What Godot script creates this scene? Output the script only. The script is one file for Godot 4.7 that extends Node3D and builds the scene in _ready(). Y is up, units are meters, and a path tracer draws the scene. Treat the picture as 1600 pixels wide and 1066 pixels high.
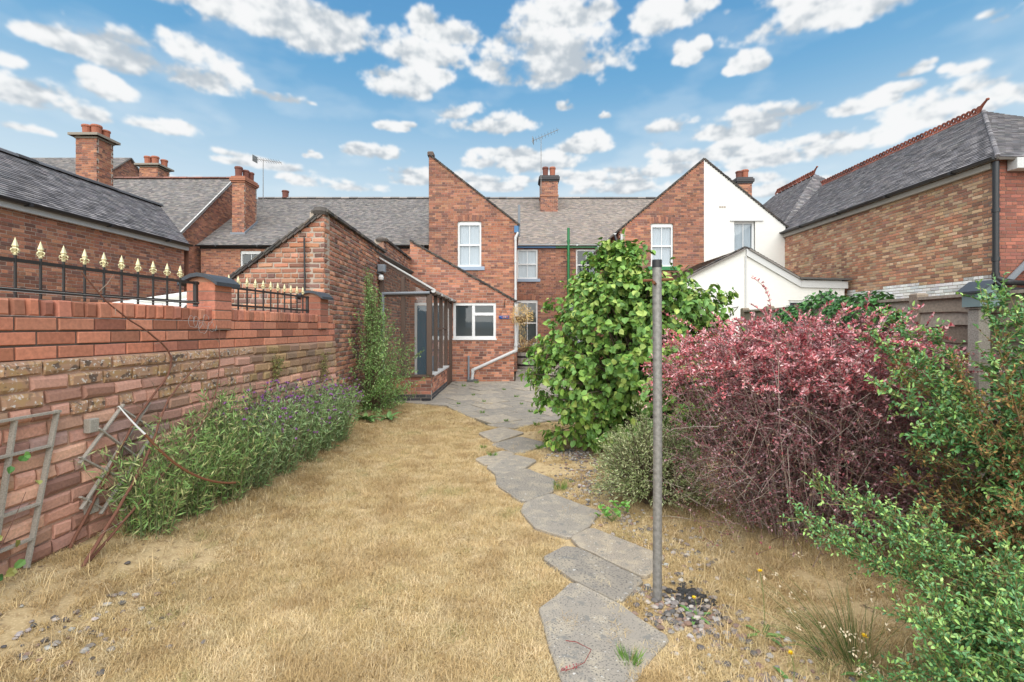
extends Node3D

const EYE := Vector3(0, 1.6, 0)
const UP := Vector3.UP
var rng := RandomNumberGenerator.new()
var taken := {}
var T := {}
var M := {}
var crisp: Array = []
var worn: Array = []
var slab_polys: Array = []
var patio_poly := PackedVector2Array()

# ---------------------------------------------------------------- mesh builder
class MB:
	var v := PackedVector3Array()
	var n := PackedVector3Array()
	var c := PackedColorArray()
	var i := PackedInt32Array()
	func quad(a: Vector3, b: Vector3, p: Vector3, q: Vector3, col := Color.WHITE) -> void:
		var k := v.size()
		var nn := (b - a).cross(p - a)
		if nn.length_squared() < 1e-14:
			nn = (p - a).cross(q - a)
		nn = nn.normalized()
		v.append(a); v.append(b); v.append(p); v.append(q)
		n.append(nn); n.append(nn); n.append(nn); n.append(nn)
		c.append(col); c.append(col); c.append(col); c.append(col)
		i.append(k); i.append(k + 2); i.append(k + 1); i.append(k); i.append(k + 3); i.append(k + 2)
	func tri(a: Vector3, b: Vector3, p: Vector3, col := Color.WHITE) -> void:
		var k := v.size()
		var nn := (b - a).cross(p - a).normalized()
		v.append(a); v.append(b); v.append(p)
		n.append(nn); n.append(nn); n.append(nn)
		c.append(col); c.append(col); c.append(col)
		i.append(k); i.append(k + 2); i.append(k + 1)
	func para(o: Vector3, a: Vector3, b: Vector3, w: Vector3, col := Color.WHITE, faces := 63) -> void:
		if a.cross(b).dot(w) < 0:
			o += a
			a = -a
		var p := o + a
		var q := o + b
		var r := o + w
		if faces & 1: quad(r, r + a, r + a + b, r + b, col)
		if faces & 2: quad(o, q, q + a, p, col)
		if faces & 4: quad(o, r, r + b, q, col)
		if faces & 8: quad(p, p + b, p + b + w, p + w, col)
		if faces & 16: quad(q, q + w, q + w + a, q + a, col)
		if faces & 32: quad(o, p, p + w, r, col)
	func cbox(o: Vector3, a: Vector3, b: Vector3, w: Vector3, ch: float, col := Color.WHITE) -> void:
		# a block whose outer face (at o + w) has chamfered edges
		if a.cross(b).dot(w) < 0:
			o += a
			a = -a
		var ua := a.normalized() * ch
		var ub := b.normalized() * ch
		var uw := w.normalized() * ch
		var f0 := o + w + ua + ub
		var f1 := o + w + a - ua + ub
		var f2 := o + w + a + b - ua - ub
		var f3 := o + w + b + ua - ub
		var e0 := o + w - uw
		var e1 := e0 + a
		var e2 := e0 + a + b
		var e3 := e0 + b
		quad(f0, f1, f2, f3, col)
		quad(e0, e1, f1, f0, col)
		quad(e1, e2, f2, f1, col)
		quad(e2, e3, f3, f2, col)
		quad(e3, e0, f0, f3, col)
		quad(o, o + a, e1, e0, col)
		quad(o + a, o + a + b, e2, e1, col)
		quad(o + a + b, o + b, e3, e2, col)
		quad(o + b, o, e0, e3, col)
	func bar(p0: Vector3, p1: Vector3, w: float, h: float, col := Color.WHITE, side := Vector3.UP) -> void:
		var d := p1 - p0
		var s := d.cross(side)
		if s.length() < 1e-5:
			s = d.cross(Vector3.RIGHT)
		s = s.normalized() * w
		var t := s.cross(d).normalized() * h
		para(p0 - s * 0.5 - t * 0.5, s, t, d, col)
	func tube(pts: Array, r0: float, r1: float, sides := 5, col := Color.WHITE, caps := false) -> void:
		var m := pts.size()
		var k := v.size()
		var ref := Vector3(0.31, 0.2, 0.93)
		for j in m:
			var p: Vector3 = pts[j]
			var d: Vector3 = (pts[mini(j + 1, m - 1)] - pts[maxi(j - 1, 0)])
			if d.length_squared() < 1e-12:
				d = Vector3.UP
			d = d.normalized()
			var s := d.cross(ref)
			if s.length() < 0.05:
				s = d.cross(Vector3.RIGHT)
			s = s.normalized()
			var t := s.cross(d)
			var r := lerpf(r0, r1, float(j) / maxf(1, m - 1))
			for q in sides:
				var an := TAU * q / sides
				var nn := s * cos(an) + t * sin(an)
				v.append(p + nn * r); n.append(nn); c.append(col)
		for j in m - 1:
			for q in sides:
				var a := k + j * sides + q
				var b := k + j * sides + (q + 1) % sides
				i.append(a); i.append(b); i.append(a + sides)
				i.append(b); i.append(b + sides); i.append(a + sides)
		if caps:
			for e in 2:
				var j := 0 if e == 0 else m - 1
				var cp: Vector3 = pts[j]
				for q in sides:
					var a := v[k + j * sides + q]
					var b := v[k + j * sides + (q + 1) % sides]
					if e == 0: tri(cp, a, b, col)
					else: tri(cp, b, a, col)
	func lathe(o: Vector3, prof: Array, sides := 14, col := Color.WHITE) -> void:
		# prof: [radius, height] pairs from bottom to top
		for j in prof.size() - 1:
			for q in sides:
				var a0 := TAU * q / sides
				var a1 := TAU * (q + 1) / sides
				var d0 := Vector3(cos(a0), 0, sin(a0))
				var d1 := Vector3(cos(a1), 0, sin(a1))
				var r0: float = prof[j][0]
				var r1: float = prof[j + 1][0]
				var y0 := UPV * float(prof[j][1])
				var y1 := UPV * float(prof[j + 1][1])
				quad(o + d1 * r0 + y0, o + d0 * r0 + y0, o + d0 * r1 + y1, o + d1 * r1 + y1, col)
	const UPV := Vector3.UP
	func leaf(p: Vector3, d: Vector3, up: Vector3, l: float, w: float, col: Color, fold := 0.25) -> void:
		var s := d.cross(up)
		if s.length_squared() < 1e-8:
			s = d.cross(Vector3(0.3, 0.1, 0.9))
		s = s.normalized()
		var u := s.cross(d).normalized()
		var m := p + d * l * 0.45
		var a := m + s * w * 0.5 + u * w * fold
		var b := m - s * w * 0.5 + u * w * fold
		var t := p + d * l
		tri(p, a, t, col)
		tri(p, t, b, col)
	func oval(p: Vector3, d: Vector3, up: Vector3, l: float, w: float, col: Color, fold := 0.2, droop := 0.15) -> void:
		var s := d.cross(up)
		if s.length_squared() < 1e-8:
			s = d.cross(Vector3(0.3, 0.1, 0.9))
		s = s.normalized()
		var u := s.cross(d).normalized()
		var a0 := p + d * l * 0.28
		var a1 := p + d * l * 0.7 - u * l * droop * 0.4
		var t := p + d * l - u * l * droop
		var f := u * w * fold
		tri(p, a0 + s * w * 0.48 + f, a0, col)
		quad(a0, a0 + s * w * 0.48 + f, a1 + s * w * 0.4 + f, a1, col)
		tri(a1, a1 + s * w * 0.4 + f, t, col)
		tri(p, a0, a0 - s * w * 0.48 + f, col)
		quad(a0, a1, a1 - s * w * 0.4 + f, a0 - s * w * 0.48 + f, col)
		tri(a1, t, a1 - s * w * 0.4 + f, col)
	func mesh() -> ArrayMesh:
		var am := ArrayMesh.new()
		if v.is_empty():
			return am
		var arr := []
		arr.resize(Mesh.ARRAY_MAX)
		arr[Mesh.ARRAY_VERTEX] = v
		arr[Mesh.ARRAY_NORMAL] = n
		arr[Mesh.ARRAY_COLOR] = c
		arr[Mesh.ARRAY_INDEX] = i
		am.add_surface_from_arrays(Mesh.PRIMITIVE_TRIANGLES, arr)
		return am

# ---------------------------------------------------------------- naming
func numbered(called: String) -> String:
	if not taken.has(called):
		taken[called] = 0
		return called
	taken[called] += 1
	return "%s_%03d" % [called, taken[called]]

func thing(called: String, label: String, category: String, at := Vector3.ZERO, group := "") -> Node3D:
	var o := Node3D.new()
	o.name = numbered(called)
	add_child(o)
	o.position = at
	o.set_meta("label", label)
	o.set_meta("category", category)
	if group != "":
		o.set_meta("group", group)
	return o

func obj(called: String, mb: MB, mat: Material, parent: Node = self, kind := "") -> MeshInstance3D:
	var o := MeshInstance3D.new()
	o.name = called if parent != self else numbered(called)
	o.mesh = mb.mesh()
	o.material_override = mat
	parent.add_child(o, true)
	if parent is Node3D and parent != self:
		var w := Vector3.ZERO
		var q: Node = parent
		while q != self and q is Node3D:
			w += (q as Node3D).position
			q = q.get_parent()
		o.position = -w        # meshes below are written in world coordinates
	if kind != "":
		o.set_meta("kind", kind)
	return o

func inst(called: String, mesh: Mesh, mat: Material, xf: Transform3D, parent: Node) -> MeshInstance3D:
	var o := MeshInstance3D.new()
	o.name = called
	o.mesh = mesh
	o.material_override = mat
	parent.add_child(o, true)
	o.transform = xf
	var w := Vector3.ZERO
	var q: Node = parent
	while q != self and q is Node3D:
		w += (q as Node3D).position
		q = q.get_parent()
	o.position = xf.origin - w
	return o

# ---------------------------------------------------------------- materials
func lin(r: float, g: float, b: float) -> Color:
	return Color(r, g, b)

func noise_tex(freq: float, oct: int, lo: float, hi: float, sd: int, stretch := Vector2(1, 1), power := 1.0, size := 512, kind := FastNoiseLite.TYPE_SIMPLEX_SMOOTH) -> ImageTexture:
	var f := FastNoiseLite.new()
	f.seed = sd
	f.noise_type = kind
	f.frequency = freq
	f.fractal_octaves = oct
	var src := f.get_seamless_image(size, size, false, false, 0.15, true)
	src.convert(Image.FORMAT_L8)
	if stretch != Vector2(1, 1):
		src.resize(int(size * stretch.x), int(size * stretch.y), Image.INTERPOLATE_BILINEAR)
	var data := src.get_data()
	var lut := PackedByteArray()
	lut.resize(256)
	for k in 256:
		var x := lerpf(lo, hi, pow(k / 255.0, power))
		lut[k] = int(clampf(Color(x, x, x).linear_to_srgb().r, 0, 1) * 255)
	for k in data.size():
		data[k] = lut[data[k]]
	return ImageTexture.create_from_image(Image.create_from_data(src.get_width(), src.get_height(), false, Image.FORMAT_L8, data))

func spot_tex(base: Color, spots: Array, sd: int, size := 512) -> ImageTexture:
	# spots: [frequency, threshold, softness, colour]
	var img := Image.create(size, size, false, Image.FORMAT_RGB8)
	var ims := []
	for s in spots:
		var f := FastNoiseLite.new()
		f.seed = sd + ims.size() * 17
		f.frequency = s[0]
		f.fractal_octaves = 4
		var im := f.get_seamless_image(size, size, false, false, 0.15, true)
		im.convert(Image.FORMAT_L8)
		ims.append(im.get_data())
	var out := PackedByteArray()
	out.resize(size * size * 3)
	for k in size * size:
		var col := base
		for j in spots.size():
			var t := clampf((ims[j][k] / 255.0 - float(spots[j][1])) / float(spots[j][2]), 0, 1)
			if t > 0:
				col = col.lerp(spots[j][3], t)
		col = col.linear_to_srgb()
		out[k * 3] = int(clampf(col.r, 0, 1) * 255)
		out[k * 3 + 1] = int(clampf(col.g, 0, 1) * 255)
		out[k * 3 + 2] = int(clampf(col.b, 0, 1) * 255)
	img.set_data(size, size, false, Image.FORMAT_RGB8, out)
	return ImageTexture.create_from_image(img)

func mat(col: Color, rough := 0.9, tex: Texture2D = null, scale := 1.0, bump := 0.0, vc := false) -> StandardMaterial3D:
	var m := StandardMaterial3D.new()
	m.albedo_color = col.linear_to_srgb()
	m.roughness = rough
	m.vertex_color_use_as_albedo = vc
	m.cull_mode = BaseMaterial3D.CULL_DISABLED
	if tex:
		m.albedo_texture = tex
		m.uv1_triplanar = true
		m.uv1_world_triplanar = true
		m.uv1_scale = Vector3.ONE * scale
		if bump > 0:
			m.heightmap_enabled = true
			m.heightmap_texture = tex
			m.heightmap_scale = bump
	return m

func leafmat(tr: float, rough := 0.5) -> StandardMaterial3D:
	var m := mat(Color.WHITE, rough, null, 1, 0, true)
	m.backlight_enabled = true
	m.backlight = Color(tr, tr, tr)
	return m

func glass(alpha: float, col: Color) -> StandardMaterial3D:
	var m := StandardMaterial3D.new()
	m.transparency = BaseMaterial3D.TRANSPARENCY_ALPHA
	m.albedo_color = Color(col.r, col.g, col.b, alpha)
	m.roughness = 0.02
	m.metallic_specular = 0.9
	m.cull_mode = BaseMaterial3D.CULL_DISABLED
	return m

func rf(a: float, b: float) -> float:
	return rng.randf_range(a, b)

func rdir() -> Vector3:
	return Vector3(rng.randfn(), rng.randfn(), rng.randfn()).normalized()

func pick(pal: Array, jit := 0.1) -> Color:
	var c: Color = pal[rng.randi() % pal.size()]
	var k := 1.0 + rf(-jit, jit)
	return Color(c.r * k * (1 + rf(-jit, jit) * 0.3), c.g * k, c.b * k * (1 + rf(-jit, jit) * 0.3))

func seen_px(p: Vector3) -> bool:
	if p.z > -0.3:
		return false
	var x := p.x / -p.z
	var y := (p.y - EYE.y) / -p.z
	return absf(x) < 1.05 and y < 0.68 and y > -0.74

# ---------------------------------------------------------------- bricks
func make_brick_meshes() -> void:
	batch.seed = 3
	batch.frequency = 0.45
	batch.fractal_octaves = 3
	for fam in 2:
		for k in 6:
			var m := MB.new()
			var ch := 0.004 if fam == 0 else rf(0.008, 0.014)
			var j := 0.0012 if fam == 0 else 0.006
			m.cbox(Vector3.ZERO, Vector3(0.215, 0, 0), Vector3(0, 0.065, 0), Vector3(0, 0, 0.05), ch)
			var key := {}
			for q in m.v.size():
				var p := m.v[q].snapped(Vector3.ONE * 0.0005)
				if not key.has(p):
					key[p] = Vector3(rf(-j, j), rf(-j, j), rf(-j, j))
				m.v[q] += key[p]
			for q in m.v.size() / 4:
				var nn := (m.v[q * 4 + 1] - m.v[q * 4]).cross(m.v[q * 4 + 2] - m.v[q * 4]).normalized()
				for e in 4:
					m.n[q * 4 + e] = nn
			(crisp if fam == 0 else worn).append(m)
	for fam in [crisp, worn]:
		for m in fam:
			m.set_meta("mesh", m.mesh())

func tone_mats(pal: Array, tex: Texture2D, scale: float, bump: float) -> Array:
	var a := []
	for c in pal:
		for k in 3:
			a.append(mat((c as Color) * (0.72 + 0.26 * k), 0.93, tex, scale, bump))
	return a

func intervals(prof: Array, v: float, openings: Array, w: float) -> Array:
	var cuts := [0.0, w]
	for k in prof.size() - 1:
		var a: Vector2 = prof[k]
		var b: Vector2 = prof[k + 1]
		if (a.y - v) * (b.y - v) < 0:
			cuts.append(a.x + (b.x - a.x) * (v - a.y) / (b.y - a.y))
	for o in openings:
		if v > o[1] and v < o[3]:
			cuts.append(o[0]); cuts.append(o[2])
	cuts.sort()
	var out := []
	for k in cuts.size() - 1:
		var a: float = cuts[k]
		var b: float = cuts[k + 1]
		if b - a < 0.004:
			continue
		var mid := (a + b) * 0.5
		var top := 0.0
		for q in prof.size() - 1:
			var s: Vector2 = prof[q]
			var e: Vector2 = prof[q + 1]
			if mid >= s.x and mid <= e.x and e.x > s.x:
				top = s.y + (e.y - s.y) * (mid - s.x) / (e.x - s.x)
		if top < v:
			continue
		var hole := false
		for o in openings:
			if v > o[1] and v < o[3] and mid > o[0] and mid < o[2]:
				hole = true
		if hole:
			continue
		if out.size() and absf(out[-1].y - a) < 0.001:
			out[-1] = Vector2(out[-1].x, b)
		else:
			out.append(Vector2(a, b))
	return out

# st: pal, mortar, tones(bool), fam, ch (course), bl (brick length), bond, proud, near, fn(u, v) -> palette or null
func brick_wall(parent: Node, called: String, O: Vector3, U: Vector3, W: float, prof: Array, openings: Array, st: Dictionary, nparts := 0, thick := 0.22) -> MeshInstance3D:
	var N := U.cross(UP).normalized()
	var ch: float = st.get("ch", 0.075)
	var bl: float = st.get("bl", 0.215)
	var jt: float = st.get("joint", 0.01)
	var near: bool = st.get("near", false)
	var fam: Array = worn if st.get("worn", false) else crisp
	var proud: float = st.get("proud", 0.003)
	var recess: float = st.get("recess", 0.006)
	var top := 0.0
	for p in prof:
		top = maxf(top, p.y)
	var mortar := MB.new()
	var rest := MB.new()
	var list := []
	var mc: Color = st.mortar
	for r in int(ceil(top / ch)):
		var v0 := r * ch
		var v1 := v0 + ch
		for iv in intervals(prof, v0 + ch * 0.5, openings, W):
			var b = O + U * iv.x + UP * v0 - N * thick
			mortar.para(b, U * (iv.y - iv.x), UP * (ch - 0.0004), N * (thick - recess), mc)
			var header: bool = (r % 4 == 3) if st.get("bond", 0) == 0 else (r % 2 == 1 and st.bond == 2)
			var step := (bl * 0.5 + jt * 0.5) if header else (bl + jt)
			var off := (step * 0.5 if r % 2 == 1 else 0.0)
			if header: off = step * 0.25
			if st.get("rough", false): off += rf(-0.03, 0.03)
			var k := int(floor((iv.x - off) / step))
			while k * step + off < iv.y:
				var a := maxf(iv.x, k * step + off + jt * 0.5)
				var e := minf(iv.y, (k + 1) * step + off - jt * 0.5)
				k += 1
				if e - a < 0.02:
					continue
				var p := O + U * a + UP * (v0 + jt * 0.5)
				list.append([EYE.distance_squared_to(p) if seen_px(p + U * (e - a) * 0.5) else 1e9, p, e - a, (a + e) * 0.5, v0, list.size()])
	var wall := obj(called, mortar, st.get("mortar_mat", M.mortar), parent)
	if nparts > 0:
		list.sort_custom(func(x, y): return x[0] < y[0] if x[0] != y[0] else x[5] < y[5])
	var done := 0
	for it in list:
		var ln: float = it[2]
		var p: Vector3 = it[1]
		var pal: Array = st.pal
		var tones: Array = st.get("tones", [])
		if st.has("fn"):
			var alt = st.fn.call(it[3], it[4])
			if alt != null:
				pal = alt[0]
				tones = alt[1]
		var base: MB = fam[rng.randi() % fam.size()]
		var basis := Basis(U * (ln / 0.215), UP * ((ch - jt) / 0.065), N)
		var tilt := Basis(N, rf(-1, 1) * (0.03 if st.get("worn", false) else 0.004))
		basis = tilt * basis
		var at := p + N * (rf(-proud, proud) - 0.05)
		if done < nparts and it[0] < 1e8 and tones.size():
			inst("brick", base.get_meta("mesh"), tones[rng.randi() % tones.size()], Transform3D(basis, at), wall)
			done += 1
			continue
		var col := pick(pal, st.get("jit", 0.22)) * (1.0 + (0.0 if st.has("jit") else 0.2 * batch.get_noise_3dv(p)))
		col.a = 1.0
		if near:
			var k := rest.v.size()
			for q in base.v.size():
				rest.v.append(at + basis * base.v[q])
				rest.n.append((tilt * (U * base.n[q].x + UP * base.n[q].y + N * base.n[q].z)))
				rest.c.append(col)
			for q in base.i:
				rest.i.append(k + q)
		else:
			rest.para(at, U * ln, UP * (ch - jt), N * 0.05, col, 61)
	if rest.v.size():
		obj("brickwork", rest, st.get("mat", M.brick), wall, "stuff")
	return wall

func soldier_arch(parent: Node, O: Vector3, U: Vector3, u0: float, u1: float, v: float, h: float, rise: float, pal: Array) -> void:
	var N := U.cross(UP).normalized()
	var m := MB.new()
	var k := int((u1 - u0 + 0.12) / 0.08)
	for q in k:
		var t := (q + 0.5) / k * 2 - 1
		var c := O + U * ((u0 + u1) * 0.5 + t * ((u1 - u0) * 0.5 + 0.05)) + UP * (v + rise * (1 - t * t))
		var ax := (UP + U * t * 0.22).normalized()
		var sd := ax.cross(N)
		m.para(c - sd * 0.034 - N * 0.04, sd * 0.068, ax * h, N * 0.047, pick(pal, 0.12))
	obj("window_arch", m, M.brick, parent)

# ---------------------------------------------------------------- roof tiles
func tile_plane(parent: Node, called: String, O: Vector3, U: Vector3, S: Vector3, rows: int, rng_fn: Callable, pal: Array, near := false, gauge := 0.1, tw := 0.165, nparts := 0) -> MeshInstance3D:
	var N := U.cross(S).normalized()
	var under := MB.new()
	var L := rows * gauge
	var r0: Vector2 = rng_fn.call(0.0)
	var r1: Vector2 = rng_fn.call(L)
	var a := O + U * r0.x
	var b := O + U * r0.y
	var c := O + S * L + U * r1.y
	var d := O + S * L + U * r1.x
	under.quad(a, b, c, d, Color(0.2, 0.185, 0.175))
	under.quad(a - N * 0.05, d - N * 0.05, c - N * 0.05, b - N * 0.05, Color(0.2, 0.185, 0.175))
	under.quad(a - N * 0.05, b - N * 0.05, b, a, Color(0.2, 0.185, 0.175))
	under.quad(b - N * 0.05, c - N * 0.05, c, b, Color(0.2, 0.185, 0.175))
	under.quad(d - N * 0.05, a - N * 0.05, a, d, Color(0.2, 0.185, 0.175))
	var roof := obj(called, under, M.plain, parent)
	var m := MB.new()
	var list := []
	for r in rows:
		var s0 := r * gauge
		var iv: Vector2 = rng_fn.call(s0 + gauge * 0.5)
		var off := tw * 0.5 if r % 2 else 0.0
		var k := int(floor((iv.x - off) / tw))
		var rowlift := rf(0, 0.003)
		while k * tw + off < iv.y:
			var x0 := maxf(iv.x, k * tw + off + 0.0015)
			var x1 := minf(iv.y, (k + 1) * tw + off - 0.0015)
			k += 1
			if x1 - x0 < 0.015:
				continue
			var lift := 0.016 + rowlift + rf(-0.002, 0.004)
			var sk := rf(-0.004, 0.004)
			var p := O + U * x0 + S * (s0 + sk)
			list.append([EYE.distance_squared_to(p) if seen_px(p) else 1e9, p, x1 - x0, lift, list.size()])
	if nparts > 0:
		list.sort_custom(func(x, y): return x[0] < y[0] if x[0] != y[0] else x[4] < y[4])
	var tm: ArrayMesh = null
	var tones := []
	if nparts > 0:
		var t := MB.new()
		tile_shape(t, Vector3.ZERO, Vector3.RIGHT * (tw - 0.003), Vector3.UP, Vector3.BACK, gauge, 0.018, Color.WHITE, true)
		tm = t.mesh()
		tones = tone_mats(pal, T.grain, 1.3, 0.15)
	var done := 0
	for it in list:
		if done < nparts and it[0] < 1e8:
			inst("roof_tile", tm, tones[rng.randi() % tones.size()], Transform3D(Basis(U * (float(it[2]) / (tw - 0.003)), S, N * (float(it[3]) / 0.018)), it[1]), roof)
			done += 1
		else:
			tile_shape(m, it[1], U * float(it[2]), S, N, gauge, it[3], pick(pal, 0.16), near)
	obj("tiling", m, M.tile, roof, "stuff")
	return roof

func tile_shape(m: MB, p: Vector3, a: Vector3, S: Vector3, N: Vector3, gauge: float, lift: float, col: Color, sides: bool) -> void:
	var t0 := p + N * lift
	var h0 := p + S * (gauge + 0.012) + N * 0.004
	m.quad(t0, t0 + a, h0 + a, h0, col)
	m.quad(p, p + a, t0 + a, t0, col)
	if sides:
		m.quad(p, t0, h0, p + S * (gauge + 0.012), col)
		m.quad(p + a, p + a + S * (gauge + 0.012), h0 + a, t0 + a, col)

func ridge_tiles(parent: Node, a: Vector3, b: Vector3, size: float, step: float, pal: Array, called := "ridge_tile") -> void:
	var d := (b - a)
	var nn := int(d.length() / step)
	var side := UP.cross(d).normalized()
	var tones := tone_mats(pal, T.grain, 1.5, 0.1)
	var m := MB.new()
	var ln := d.length() / nn
	for q in 5:
		var a0 := PI * q / 5.0
		var a1 := PI * (q + 1) / 5.0
		var p0 := Vector3(cos(a0) * size, sin(a0) * size * 0.8, 0)
		var p1 := Vector3(cos(a1) * size, sin(a1) * size * 0.8, 0)
		m.quad(p1, p0, p0 + Vector3(0, 0, ln * 0.97), p1 + Vector3(0, 0, ln * 0.97))
		m.tri(Vector3.ZERO, p0, p1)
		m.tri(Vector3(0, 0, ln * 0.97), p1 + Vector3(0, 0, ln * 0.97), p0 + Vector3(0, 0, ln * 0.97))
	var am := m.mesh()
	for k in nn:
		var u := d.normalized()
		inst(called, am, tones[rng.randi() % tones.size()], Transform3D(Basis(side, u.cross(side), u), a + u * ln * k + UP * rf(-0.006, 0.006)), parent)

# ---------------------------------------------------------------- windows
# opts: bars [vertical count], rail (height fraction or -1), arch rise, added curtain span mimicking mirrored sky, sill colour
func window(parent: Node, O: Vector3, U: Vector3, u0: float, v0: float, u1: float, v1: float, opts := {}) -> MeshInstance3D:
	var N := U.cross(UP).normalized()
	var fw: float = opts.get("fw", 0.065)
	var back: float = opts.get("back", 0.05)
	var dp := 0.06
	var P := func(u: float, v: float, nn: float) -> Vector3: return O + U * u + UP * v + N * nn
	var m := MB.new()
	var white := Color.WHITE
	var arch: float = opts.get("arch", 0.0)
	var bx := func(a: float, b: float, c: float, d: float, extra: float) -> void:
		m.para(P.call(a, b, -back - dp - extra), U * (c - a), UP * (d - b), N * (dp + extra * 2), white)
	bx.call(u0, v0, u0 + fw, v1, 0.0)
	bx.call(u1 - fw, v0, u1, v1, 0.0)
	bx.call(u0 + fw, v0, u1 - fw, v0 + fw, 0.002)
	bx.call(u0 + fw, v1 - fw - arch, u1 - fw, v1, 0.002)
	var cells := []          # u0 v0 u1 v1
	var iu0 := u0 + fw
	var iu1 := u1 - fw
	var iv0 := v0 + fw
	var iv1 := v1 - fw - arch
	for e in opts.get("split", [[0.0, 0.0, 1.0, 1.0]]):
		cells.append([lerpf(iu0, iu1, e[0]), lerpf(iv0, iv1, e[1]), lerpf(iu0, iu1, e[2]), lerpf(iv0, iv1, e[3])])
	var bw: float = opts.get("bw", 0.05)
	for cc in cells:
		if cc[2] < iu1 - 0.01: bx.call(cc[2] - bw * 0.5, cc[1] + 0.001, cc[2] + bw * 0.5, cc[3] - 0.001, -0.004)
		if cc[3] < iv1 - 0.01: bx.call(cc[0] + 0.001, cc[3] - bw * 0.5, cc[2] - 0.001, cc[3] + bw * 0.5, 0.005)
	var f := obj("window", m, opts.get("mat", M.upvc), parent)
	for cc in cells:
		var g := MB.new()
		g.quad(P.call(cc[0], cc[1], -back - dp * 0.5), P.call(cc[2], cc[1], -back - dp * 0.5), P.call(cc[2], cc[3], -back - dp * 0.5), P.call(cc[0], cc[3], -back - dp * 0.5))
		obj("pane", g, opts.get("glass", M.glass), f)
		var bars: int = opts.get("bars", 0)
		if bars:
			var gb := MB.new()
			for k in bars:
				var u := lerpf(cc[0], cc[2], (k + 1.0) / (bars + 1))
				gb.para(P.call(u - 0.011, cc[1] + 0.002, -back - dp * 0.5 + 0.004), U * 0.022, UP * (cc[3] - cc[1] - 0.004), N * 0.012)
			obj("glazing_bar", gb, opts.get("mat", M.upvc), f)
	# room behind
	var r := MB.new()
	var pu: float = opts.get("padu", 0.5)
	var pt: float = opts.get("padt", 0.1)
	var a := P.call(u0 - pu, v0 - 0.6, -3.3) as Vector3
	var su := U * (u1 - u0 + pu * 2)
	var sv := UP * (v1 - v0 + 0.6 + pt)
	var sn := N * 3.05
	r.quad(a, a + su, a + su + sv, a + sv)
	r.quad(a, a + sv, a + sv + sn, a + sn)
	r.quad(a + su, a + su + sn, a + su + sn + sv, a + su + sv)
	r.quad(a, a + sn, a + sn + su, a + su)
	r.quad(a + sv, a + sv + su, a + sv + su + sn, a + sv + sn)
	obj("room_interior", r, M.room, f)
	if opts.has("reflection_curtain"):
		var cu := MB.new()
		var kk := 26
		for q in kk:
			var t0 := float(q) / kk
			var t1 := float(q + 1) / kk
			var span: Array = opts.reflection_curtain
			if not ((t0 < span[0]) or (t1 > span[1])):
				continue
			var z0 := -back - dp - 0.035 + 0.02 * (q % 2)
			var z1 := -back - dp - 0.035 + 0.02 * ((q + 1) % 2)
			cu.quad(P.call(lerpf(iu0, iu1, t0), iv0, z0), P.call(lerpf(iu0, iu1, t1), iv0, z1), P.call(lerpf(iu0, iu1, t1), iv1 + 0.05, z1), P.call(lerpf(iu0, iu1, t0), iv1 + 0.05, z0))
		obj("reflection_curtain", cu, M.reflection_curtain, f)  # added pale sheet just inside the glass, mimics reflected sky
	if opts.has("sill"):
		var s := MB.new()
		s.cbox(P.call(u0 - 0.12, v0 - 0.14, -0.1), U * (u1 - u0 + 0.24), UP * 0.139, N * 0.15, 0.008)
		obj("window_sill", s, opts.sill, f)
	return f

func snap(v: float, ch := 0.075) -> float:
	return roundf(v / ch) * ch

func pot(m: MB, at: Vector3, h: float, r: float) -> void:
	m.lathe(at, [[r * 1.1, 0.0], [r * 1.08, h * 0.12], [r * 0.92, h * 0.16], [r, h * 0.78], [r * 1.16, h * 0.82], [r * 1.16, h * 0.93], [r * 1.02, h], [r * 0.8, h], [r * 0.78, h * 0.5], [0.0, h * 0.5]], 14)

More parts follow.
